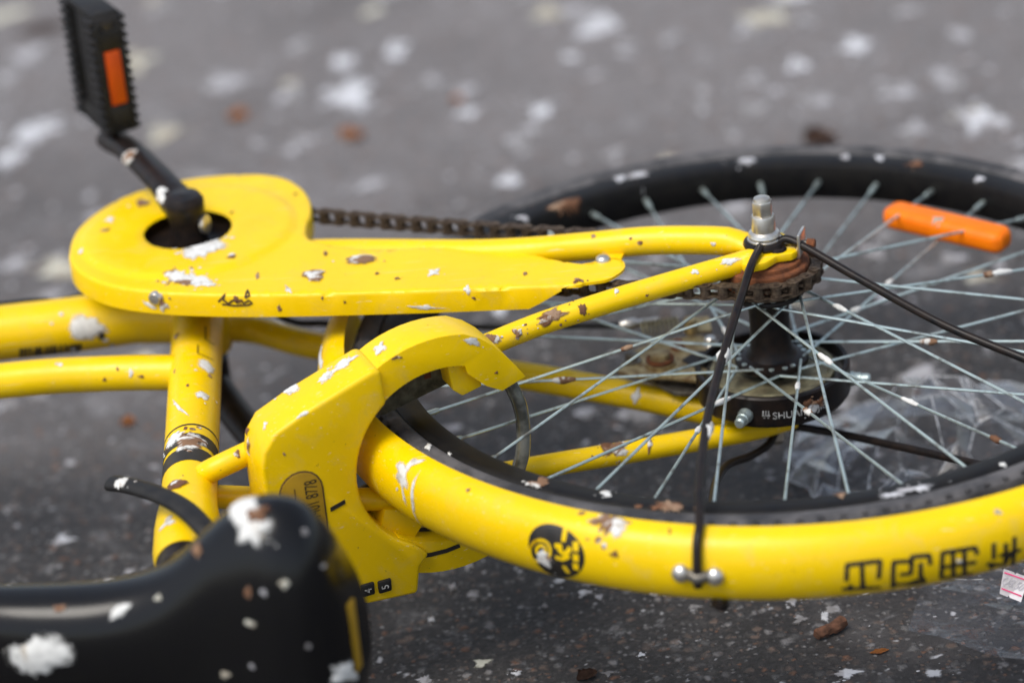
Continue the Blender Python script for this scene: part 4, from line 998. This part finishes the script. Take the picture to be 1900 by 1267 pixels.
for a in [(700, 652, 20, 17, 0, Wd, 1.0, 0.0022, 1), (640, 676, 34, 8, 28, Wd, 1.6, .0008, 4), (606, 698, 18, 9, 20, Wd, 1.6, .0006, 3), (540, 724, 17, 13, 30, Wd, 1.2, .0005, 2), (463, 782, 8, 16, -20, Br, 1.1, .0010, 1), (462, 828, 9, 13, 0, Mx, 1.2, .0012, 1), (492, 790, 5, 8, 0, Wd, 1, .0006, 0), (527, 842, 3, 3, 0, Br, 1, .0003, 0), (560, 770, 14, 4, 30, Wd, 1.0, .0003, 0), (459, 800, 6, 8, 0, Br, 1, .0008, 0)]: D(housing, *a)
for a in [(735, 663, 12, 4, -8, Mx, 1.2, .0005, 1), (878, 632, 18, 8, -28, Wd, 1.6, .0005, 3), (921, 691, 4, 3, 0, Br, 1, .0006, 0), (705, 646, 14, 11, 0, Wd, 1.0, 0.0016, 0)]: D(arm_up, *a)
for a in [(745, 878, 20, 26, 20, Wd, 1.3, .0005, 2), (765, 925, 5, 48, 4, Wd, 0.6, .0004, 0), (748, 912, 4, 34, 10, Wd, 0.6, .0004, 0), (762, 862, 22, 7, 20, Wd, 1.2, .0005, 1), (1130, 966, 34, 22, 0, Mx, 1.5, .0012, 6), (1145, 982, 20, 12, 0, Wd, 1.3, .0012, 3), (1243, 985, 4, 6, 0, Br, 1, .0004, 0), (1141, 1028, 10, 7, 0, Br, 1.2, .0003, 2), (868, 910, 5, 4, 30, Br, 1, .0004, 0), (1010, 1038, 18, 16, -30, Mx, 1.2, .0008, 2), (1005, 1028, 14, 10, 0, Wd, 1.3, .0008, 2), (595, 660, 12, 24, 10, Wd, 1.8, .0006, 4), (1090, 1000, 4, 3, 0, Br, 1, .0003, 1), (1850, 950, 10, 5, 10, 'stain_cream', 1, .0003, 0), (1780, 1040, 5, 4, 0, Wd, 1, .0004, 0)]: D(fender, *a)
for a in [(1045, 380, 34, 9, 18, Br, 1.2, .001, 3), (1185, 328, 22, 9, 8, 'stain_white', 1.3, .001, 3), (1150, 333, 13, 8, 0, 'stain_white', 1.0, .001, 1), (970, 405, 14, 7, 10, 'stain_white', 1.2, .001, 2), (1380, 300, 20, 7, 0, 'stain_white', 1.3, .001, 2), (1568, 293, 12, 7, 0, 'stain_white', 1.2, .001, 2), (1632, 295, 10, 6, 0, 'stain_white', 1.0, .001, 1), (1700, 305, 14, 7, -8, Br, 1.2, .001, 2), (1815, 332, 10, 7, 0, 'stain_white', 1.0, .001, 1), (1240, 944, 36, 16, -6, Br, 1.2, .001, 4), (1695, 908, 40, 6, 10, 'stain_white', 1.7, .001, 4), (1655, 918, 30, 5, 8, 'stain_white', 1.8, .0006, 3), (1420, 928, 18, 6, 0, Wd, 1.1, .001, 1), (795, 828, 7, 5, 0, Wd, 1.2, .0006, 2), (1000, 897, 22, 9, 15, Mx, 1.6, .001, 3), (835, 845, 10, 4, -30, Wd, 1.4, .0006, 2), (1125, 914, 14, 5, 0, Wd, 1.4, .0006, 3), (905, 820, 8, 4, -30, Mx, 1.2, .0006, 1), (1560, 918, 12, 6, 0, Br, 1.2, .0008, 1), (1860, 862, 6, 4, 0, Wd, 1, .0006, 0)]:
    (D(tyre, *a) if hit(tyre, a[0], a[1]) and (not hit(rim, a[0], a[1]) or (hit(tyre, a[0], a[1])[0]-CAMPOS).length < (hit(rim, a[0], a[1])[0]-CAMPOS).length) else D(rim, *a))
for a in [(452, 945, 34, 40, 20, Wd, 0.6, .003, 0), (476, 958, 26, 18, 0, Br, 0.5, .0044, 0), (472, 992, 34, 24, 20, Wd, 0.6, .0036, 0), (75, 1215, 68, 40, -25, Wd, 0.3, .003, 0), (640, 1248, 46, 20, -25, Wd, 0.4, .0025, 0), (222, 1138, 24, 13, 30, Wd, 0.5, .002, 0), (366, 1022, 18, 12, 50, Mx, 0.7, .002, 0), (295, 1108, 8, 8, 0, 'stain_cream', 0.6, .001, 0), (527, 1083, 11, 10, 0, 'stain_cream', 0.6, .001, 0), (491, 1099, 10, 9, 0, 'stain_grey', 0.6, .0006, 0), (465, 1155, 11, 10, 0, 'stain_cream', 0.6, .001, 0), (460, 1100, 9, 12, 0, Br, 0.8, .001, 0), (565, 985, 10, 9, 0, 'stain_grey', 0.6, .0008, 0), (418, 1250, 12, 8, 0, 'stain_cream', 0.6, .001, 0), (468, 1235, 8, 7, 0, 'stain_grey', 0.6, .0008, 0), (110, 1128, 14, 7, 0, Br, 0.6, .0008, 0), (600, 1050, 8, 7, 0, 'stain_grey', 0.6, .0008, 0), (572, 1198, 9, 7, 0, 'stain_grey', 0.6, .0008, 0)]: D(saddle, *a)
for a in [(240, 291, 20, 17, 30, Mx, 0.8, .002, 0), (300, 362, 17, 16, 40, Wd, 0.8, .002, 1), (317, 388, 4, 4, 0, Wd, 1, .0006, 0)]: D(crank_arm, *a)
for a in [(1520, 745, 14, 9, 0, Br, 1.5, .0012, 3), (1495, 750, 10, 8, 0, Br, 1.4, .0012, 2), (1510, 757, 16, 10, 20, Wd, 2.0, .0003, 4)]: D(cover, *a)
for a in [(1180, 735, 9, 16, -25, Wd, 1.2, .0005, 1), ]: D(bpy.data.objects['chain_stay.001'], *a)
for a in [(1140, 830, 30, 15, 8, Mx, 1.7, .0012, 5), (1125, 826, 14, 8, 0, Br, 1.6, .0016, 3), (1205, 822, 5, 16, 0, Mx, 1.6, .0008, 2)]: D(seat_stay_l, *a)
for a in [(1100, 438, 5, 4, 0, Br, 1, .0004, 0), (1189, 451, 6, 4, 0, Br, 1, .0005, 0), (1323, 453, 6, 4, 0, Mx, 1, .0005, 0), (1170, 443, 4, 3, 0, Mx, 1, .0004, 0)]: D(chain_stay, *a)
for a in [(228, 893, 16, 7, 0, Mx, 1.4, .0008, 3)]: D(lever, *a)
for a in [(1740, 407, 14, 7, 10, 'stain_cream', 1.2, .0003, 2)]: D(wr, *a)
# crusts clinging to the spokes and the wire stay
def proj_px(p):
    d = p-CAMPOS; z = d.dot(FWD); return W0/2+FPX*d.dot(RGT)/z, H0/2-FPX*d.dot(UPV)/z
def lump(a, b_, t, r_, ln, mat, parent):
    d = (b_-a).normalized(); c_ = a.lerp(b_, t); up = Vector((0, 0, 1)); up = (up-d*up.dot(d)).normalized(); sd_ = d.cross(up)
    V, F = [], []; n, s = 7, 9
    for i in range(n):
        x = (i/(n-1)-0.5)*2; rr_ = r_*math.sqrt(max(0.02, 1-x*x))
        for k in range(s):
            an = 2*math.pi*k/s; q = c_+d*x*ln+(up*math.cos(an)+sd_*math.sin(an))*rr_
            V.append(q+(q-c_).normalized()*noise.noise(q*700)*r_*0.5)
    for i in range(n-1):
        for k in range(s): F.append((i*s+k, i*s+(k+1) % s, (i+1)*s+(k+1) % s, (i+1)*s+k))
    F.append(tuple(range(s))); F.append(tuple(range((n-1)*s, n*s)))
    me = bpy.data.meshes.new('dropping'); me.from_pydata(V, [], F)
    for p in me.polygons: p.use_smooth = True
    link('dropping', me, mat, parent)
for px, py, r_, ln, mt in [(1534, 664, 0.0024, 0.009, Mx), (1342, 745, 0.0021, 0.012, Wd), (1566, 569, 0.0021, 0.008, Wd), (1585, 577, 0.0026, 0.005, Wd), (1720, 640, 0.0026, 0.008, Mx), (1300, 800, 0.0022, 0.006, Wd), (1480, 715, 0.002, 0.008, Wd), (1052, 720, 0.0026, 0.010, Mx), (1855, 498, 0.0024, 0.012, Wd), (1836, 505, 0.0026, 0.005, Br), (1498, 770, 0.0026, 0.006, Mx), (1855, 805, 0.0026, 0.006, Br), (1695, 740, 0.002, 0.012, Wd), (1165, 655, 0.002, 0.006, Br), (1340, 620, 0.002, 0.008, Wd), (1650, 523, 0.002, 0.006, Mx)]:
    best = None
    for a, b_ in SPK:
        for k in range(1, 50):
            q = proj_px(a.lerp(b_, k/50)); d = math.hypot(q[0]-px, q[1]-py)
            if best is None or d < best[0]: best = (d, a, b_, k/50)
    lump(best[1], best[2], best[3], r_, ln, mt, wheel)
for px0, py0, px1, py1, z in ((1349, 640, 1338, 680, 0.053), (1320, 770, 1305, 830, 0.043)):
    lump(at(px0, py0, z), at(px1, py1, z-0.003), 0.5, 0.0042, 0.012, Wd, stay)

# ------------------------------------------------------------------ droppings and stains on the ground
GR = random.Random(5)
SMALL = []
def ground_splat(px, py, wpx, hpx, kind, spikes=1.2, sats=4, thick=0.0012, small=False):
    p = on_ground(px, py); d = ((ROOT @ CAMPOS)-p).length; s = d/FPX
    el = math.asin(min(1, (ROOT @ CAMPOS).z/d))
    ex = (ROOT.to_3x3() @ RGT); ex.z = 0; ex.normalize(); ey = Vector((-ex.y, ex.x, 0))
    def place(x, y): return p+ex*x+ey*y, Vector((0, 0, 1))
    lo_ = splat_loops(GR, place, wpx*s, hpx*s/math.sin(el), 0.0, spikes, thick, sats, 4, 36)
    if small: SMALL.extend(lo_)
    else: link('dropping', blob_mesh('dropping', lo_), kind, ground)
WS, CS_, GS = 'stain_white', 'stain_cream', 'stain_grey'
for a in [(655, 180, 62, 30, WS, 2.2), (70, 243, 50, 26, WS), (20, 290, 30, 22, WS), (250, 116, 42, 20, CS_), (305, 250, 34, 20, CS_), (412, 155, 55, 28, GS), (60, 100, 40, 26, GS), (1820, 222, 46, 28, WS), (1588, 86, 34, 20, WS), (1005, 205, 26, 16, WS), (640, 116, 30, 16, WS), (738, 92, 26, 18, WS), (560, 90, 36, 20, GS), (945, 334, 28, 17, WS), (1140, 288, 30, 20, GS), (690, 345, 40, 14, GS), (1760, 150, 46, 28, GS), (1075, 24, 62, 22, GS), (300, 14, 36, 16, GS), (1392, 60, 34, 24, GS), (35, 490, 40, 24, GS), (960, 262, 36, 16, GS), (1160, 90, 36, 18, GS), (1240, 70, 28, 16, GS), (1780, 60, 26, 18, GS), (1680, 20, 36, 14, GS), (540, 180, 40, 24, GS), (15, 150, 30, 24, GS), (800, 160, 24, 18, GS), (1190, 762, 56, 32, GS), (1085, 770, 30, 16, GS), (1622, 470, 30, 20, GS), (1640, 440, 26, 14, GS), (1700, 700, 50, 26, GS), (1560, 745, 44, 26, GS), (115, 1003, 26, 11, WS, 1.8), (12, 752, 26, 16, GS), (70, 735, 30, 12, GS), (290, 655, 24, 8, GS), (1095, 1085, 18, 8, GS), (1085, 1100, 14, 7, WS), (1040, 1078, 14, 7, WS), (1215, 1100, 16, 8, GS), (1545, 1130, 20, 10, GS), (1530, 1145, 10, 12, WS), (1575, 1250, 26, 10, WS, 1.8), (1470, 1115, 14, 8, GS), (1190, 1215, 8, 5, WS), (1010, 1125, 10, 6, GS), (840, 1090, 10, 9, GS), (870, 1050, 10, 8, WS), (960, 1250, 10, 5, WS), (1130, 1250, 14, 8, GS), (250, 1090, 12, 8, GS), (200, 1080, 10, 6, WS), (245, 1060, 14, 8, GS), (15, 945, 14, 8, GS), (235, 960, 10, 6, GS), (800, 1150, 8, 6, WS), (130, 860, 14, 6, GS), (640, 250, 20, 20, GS), (480, 270, 20, 12, GS), (1500, 40, 24, 14, GS), (1400, 150, 30, 20, GS), (1300, 200, 24, 16, GS), (1730, 300, 24, 8, GS)]:
    ground_splat(*a)
used = 0
while used < 330:
    px, py = GR.uniform(-150, 2050), GR.uniform(-120, 1300)
    if py > 620 and GR.random() < 0.72: continue
    k = GR.choice((GS, GS, GS, WS, CS_)); s = GR.choice((5, 7, 9, 12, 16, 22, 30)) * (1.0 if py < 560 else 0.55)
    ground_splat(px, py, s*GR.uniform(0.9, 1.8), s*GR.uniform(0.45, 0.8), k, 1.4, GR.randint(0, 4), 0.0008, s < 13); used += 1
link('small_droppings', blob_mesh('small_droppings', SMALL), GS, ground)['kind'] = 'stuff'

# ------------------------------------------------------------------ litter on the ground
def litter(name, label, cat, px, py, wpx, hpx, mat, group=None, curl=0.3, seed=1, ang=0.0):
    p = on_ground(px, py); d = ((ROOT @ CAMPOS)-p).length; s = d/FPX; rg = random.Random(seed); n = 12
    L_, w_ = wpx*s, hpx*s/0.45; V, F = [], []
    for i in range(n+1):
        t = i/n; hw = w_*math.sin(math.pi*min(0.98, max(0.02, t)))**0.7*(0.8+0.3*rg.random())
        for j in range(7):
            v_ = j/6*2-1
            V.append(((t-0.5)*2*L_, v_*hw, 0.0012+curl*hw*v_*v_+0.25*curl*L_*(2*t-1)**2+0.0006*rg.random()))
    for i in range(n):
        for j in range(6): F.append((i*7+j, i*7+j+1, (i+1)*7+j+1, (i+1)*7+j))
    bm = bmesh.new(); add(bm, (V, F)); bmesh.ops.solidify(bm, geom=bm.faces[:], thickness=0.0009)
    mn = min(v.co.z for v in bm.verts)
    for v in bm.verts: v.co.z -= mn-0.0003
    o = finish(name, bm, mat, None, 60); o.location = p; o.rotation_euler = (0, 0, R(ang))
    o['label'] = label; o['category'] = cat
    if group: o['group'] = group
    return o
litter('dry_leaf', 'dark brown curled dry leaf on the asphalt beyond the rear tyre', 'leaf', 1522, 260, 30, 20, 'leaf_brown', None, 0.25, 2, 20)
litter('dry_leaf', 'small orange leaf scrap beyond the chain guard, below the pedal reflector', 'leaf', 440, 219, 20, 11, 'leaf_orange', None, 0.4, 3, -15)
litter('dry_leaf', 'pinkish brown leaf scrap beyond the chain near the white star-shaped splash', 'leaf', 655, 254, 22, 14, 'leaf_orange', None, 0.4, 4, 40)
litter('dry_leaf', 'orange leaf crumb on the asphalt between top tube and saddle', 'leaf', 238, 785, 14, 8, 'leaf_orange', None, 0.4, 5, 10)
litter('dry_leaf', 'flat orange leaf sliver beside the twig stub in front of the fender', 'leaf', 1632, 1210, 18, 4, 'leaf_orange', None, 0.3, 6, 5)
litter('dry_leaf', 'reddish strip of leaf lying behind the raised pedal', 'leaf', 80, 56, 48, 10, 'leaf_brown', None, 0.2, 7, 12)
litter('dry_leaf', 'dark crumpled leaf by the tail of the saddle', 'leaf', 1090, 1256, 22, 9, 'leaf_brown', None, 0.5, 8, 30)
litter('dry_leaf', 'tiny orange leaf crumb on the asphalt right of the white star-shaped splash', 'leaf', 848, 188, 12, 8, 'leaf_orange', None, 0.4, 9, 0)
# twig stub
p = on_ground(1541, 1179); s = ((ROOT @ CAMPOS)-p).length/FPX
tw = smooth_path([(-26*s, -10*s/0.5*0.5, 0.0075), (-8*s, 0, 0.0078), (10*s, 8*s, 0.0075), (28*s, 22*s, 0.0082)], 5)
V, F = tube(tw, [0.0036, 0.0046], 12); V = [v+Vector((noise.noise(v*320), noise.noise(v*320+Vector((5, 0, 0))), noise.noise(v*320+Vector((0, 7, 0)))))*0.0012 for v in V]
zmin = min(v.z for v in V); V = [v-Vector((0, 0, zmin-0.0003)) for v in V]
twig = mesh('twig', (V, F), 'twig_bark', None); twig.location = p
twig['label'] = 'short rust brown twig stub lying in front of the lettered fender'; twig['category'] = 'twig'

# crumpled clear bag under the wheel, film with price label in front
def film(name, outline, seed, amp, nx, ny, lift_fn):
    """quad patch between four ground points, crumpled into facets"""
    a, b_, c_, d = [on_ground(*q) for q in outline]; V, F = [], []
    for j in range(ny+1):
        for i in range(nx+1):
            u, v = i/nx, j/ny; p = (a*(1-u)+b_*u)*(1-v)+(d*(1-u)+c_*u)*v
            q = p*11+Vector((seed, seed*2.3, 0))
            rid = 1-abs(noise.noise(q))*2.2; rid2 = 1-abs(noise.noise(q*2.7+Vector((3, 1, 0))))*2.0
            h = lift_fn(u, v)*(0.55+0.45*max(-0.4, rid)) + amp*max(0, rid)*0.5 + amp*0.35*max(-0.6, rid2)
            off = Vector((noise.noise(q*1.7+Vector((9, 0, 0))), noise.noise(q*1.7+Vector((0, 9, 0))), 0))*amp*0.9
            edge = min(u, v, 1-u, 1-v)
            V.append(p+off+Vector((0, 0, max(0.0012, h))))
    for j in range(ny):
        for i in range(nx):
            k = j*(nx+1)+i
            F += [(k, k+1, k+nx+2), (k, k+nx+2, k+nx+1)] if (i+j) % 2 else [(k, k+1, k+nx+1), (k+1, k+nx+2, k+nx+1)]
    return V, F
def sheet(name, vf, mat, smooth):
    me = bpy.data.meshes.new(name); me.from_pydata(vf[0], [], vf[1])
    for p in me.polygons: p.use_smooth = smooth
    return link(name, me, mat, None)
def crumple(center_px, rx, ry, peaks, seed, nx=30, ny=24, jit=0.5, base=0.003):
    """sheet lying round a ground point, pulled up into sharp folds at the given peaks (px, py, height, width)"""
    rg = random.Random(seed); c0 = on_ground(*center_px); V, F = [], []
    pk = [(on_ground(x, y), h, w) for x, y, h, w in peaks]
    for j in range(ny+1):
        for i in range(nx+1):
            u, v = i/nx*2-1, j/ny*2-1
            wob = 1+0.12*noise.noise(Vector((u*2+seed, v*2, 0)))
            p = c0+Vector((u*rx*wob, v*ry*wob, 0))+Vector((rg.uniform(-1, 1)*rx/nx, rg.uniform(-1, 1)*ry/ny, 0))*jit*2
            h = base+0.006*abs(noise.noise(p*19))+rg.uniform(0, 0.0035)
            for q, ph, w in pk:
                d = (Vector((p.x, p.y, 0))-q).length
                a = math.atan2(p.y-q.y, p.x-q.x)
                h += ph*max(0, 1-d/w)*(0.62+0.38*math.cos(a*3+ph*90)*min(1, d/w*2.2))
            edge = min(1-abs(u), 1-abs(v)); h *= min(1, 0.25+edge*5)
            V.append(p+Vector((0, 0, max(0.0012, h))))
    for j in range(ny):
        for i in range(nx):
            k = j*(nx+1)+i
            F += [(k, k+1, k+nx+2), (k, k+nx+2, k+nx+1)] if rg.random() < 0.5 else [(k, k+1, k+nx+1), (k+1, k+nx+2, k+nx+1)]
    return V, F
bag = sheet('plastic_bag', crumple((1785, 880), 0.122, 0.125, [(1700, 850, 0.050, 0.055), (1765, 850, 0.058, 0.06), (1690, 885, 0.035, 0.05), (1860, 850, 0.045, 0.05), (1560, 890, 0.030, 0.05), (1820, 900, 0.03, 0.06), (1750, 920, 0.03, 0.05)], 4, 17, 15, 0.6), 'clear_film', False)
def creases(o, name, lim, seed, r_=0.00045, hem=True):
    """the whitened folds and hem of a film: thin rods along its sharpest edges"""
    bm = bmesh.new(); bm.from_mesh(o.data); rg = random.Random(seed); out_ = bmesh.new()
    for e in bm.edges:
        if (hem and e.is_boundary) or (len(e.link_faces) == 2 and e.calc_face_angle(0) > lim and rg.random() < 0.8):
            add(out_, tube([e.verts[0].co, e.verts[1].co], r_, 5))
    bm.free(); return finish(name, out_, 'film_crease', o)
creases(bag, 'crease', R(44), 2, 0.0006)['kind'] = 'stuff'
bag['label'] = 'crumpled clear plastic bag on the asphalt under the spokes behind the hub'; bag['category'] = 'plastic bag'
film2 = sheet('plastic_film', film('plastic_film', [(1690, 1190), (2080, 1290), (2080, 1010), (1740, 1010)], 8, 0.011, 16, 12, lambda u, v: 0.004), 'thin_film', False)
creases(film2, 'crease', R(38), 5, 0.0002, False)['kind'] = 'stuff'
film2['label'] = 'flat clear plastic film with a small price label, in front of the fender'; film2['category'] = 'plastic film'
# label
lp = [on_ground(*q) for q in ((1857, 1125), (1897, 1141), (1912, 1108), (1866, 1092))]
up_ = Vector((0, 0, 0.0105))
tilt = [Vector((0, 0, 0.0)), Vector((0, 0, 0.0)), Vector((0, 0, 0.006)), Vector((0, 0, 0.006))]
L4 = [q+up_+t_ for q, t_ in zip(lp, tilt)]
nrm = (L4[1]-L4[0]).cross(L4[3]-L4[0]).normalized(); nrm = nrm if nrm.z > 0 else -nrm
def lq(u, v, lift=0.0): return (L4[0]*(1-u)+L4[1]*u)*(1-v)+(L4[3]*(1-u)+L4[2]*u)*v+nrm*lift
outl = [(0, 0), (0.38, 0), (0.42, 0.07), (0.47, 0), (1, 0), (1, 1), (0.52, 1), (0.47, 0.93), (0.42, 1), (0, 1)]
bm = bmesh.new(); bm.faces.new([bm.verts.new(lq(u, v, 0.0004)) for u, v in outl]); bmesh.ops.solidify(bm, geom=bm.faces[:], thickness=0.0004)
lab = finish('price_label', bm, 'paper_white', film2, smooth=False); lab['label'] = 'small white paper label with two pink lines'
for v0 in (0.20, 0.84):
    me = bpy.data.meshes.new('line'); me.from_pydata([lq(0.06, v0-0.025, 0.0012), lq(0.96, v0-0.025, 0.0012), lq(0.96, v0+0.025, 0.0012), lq(0.06, v0+0.025, 0.0012)], [], [(0, 1, 2, 3)]); link('line', me, 'print_pink', lab)
ue = (L4[1]-L4[0]); ve = (L4[3]-L4[0])
text_on(lab, 'Q8.50', lq(0.5, 0.52), ue.normalized(), (ve-ue*(ve.dot(ue)/ue.dot(ue))).normalized(), nrm, ve.length*0.42, 'digits', 'print_grey', 0.0012, 0.75)
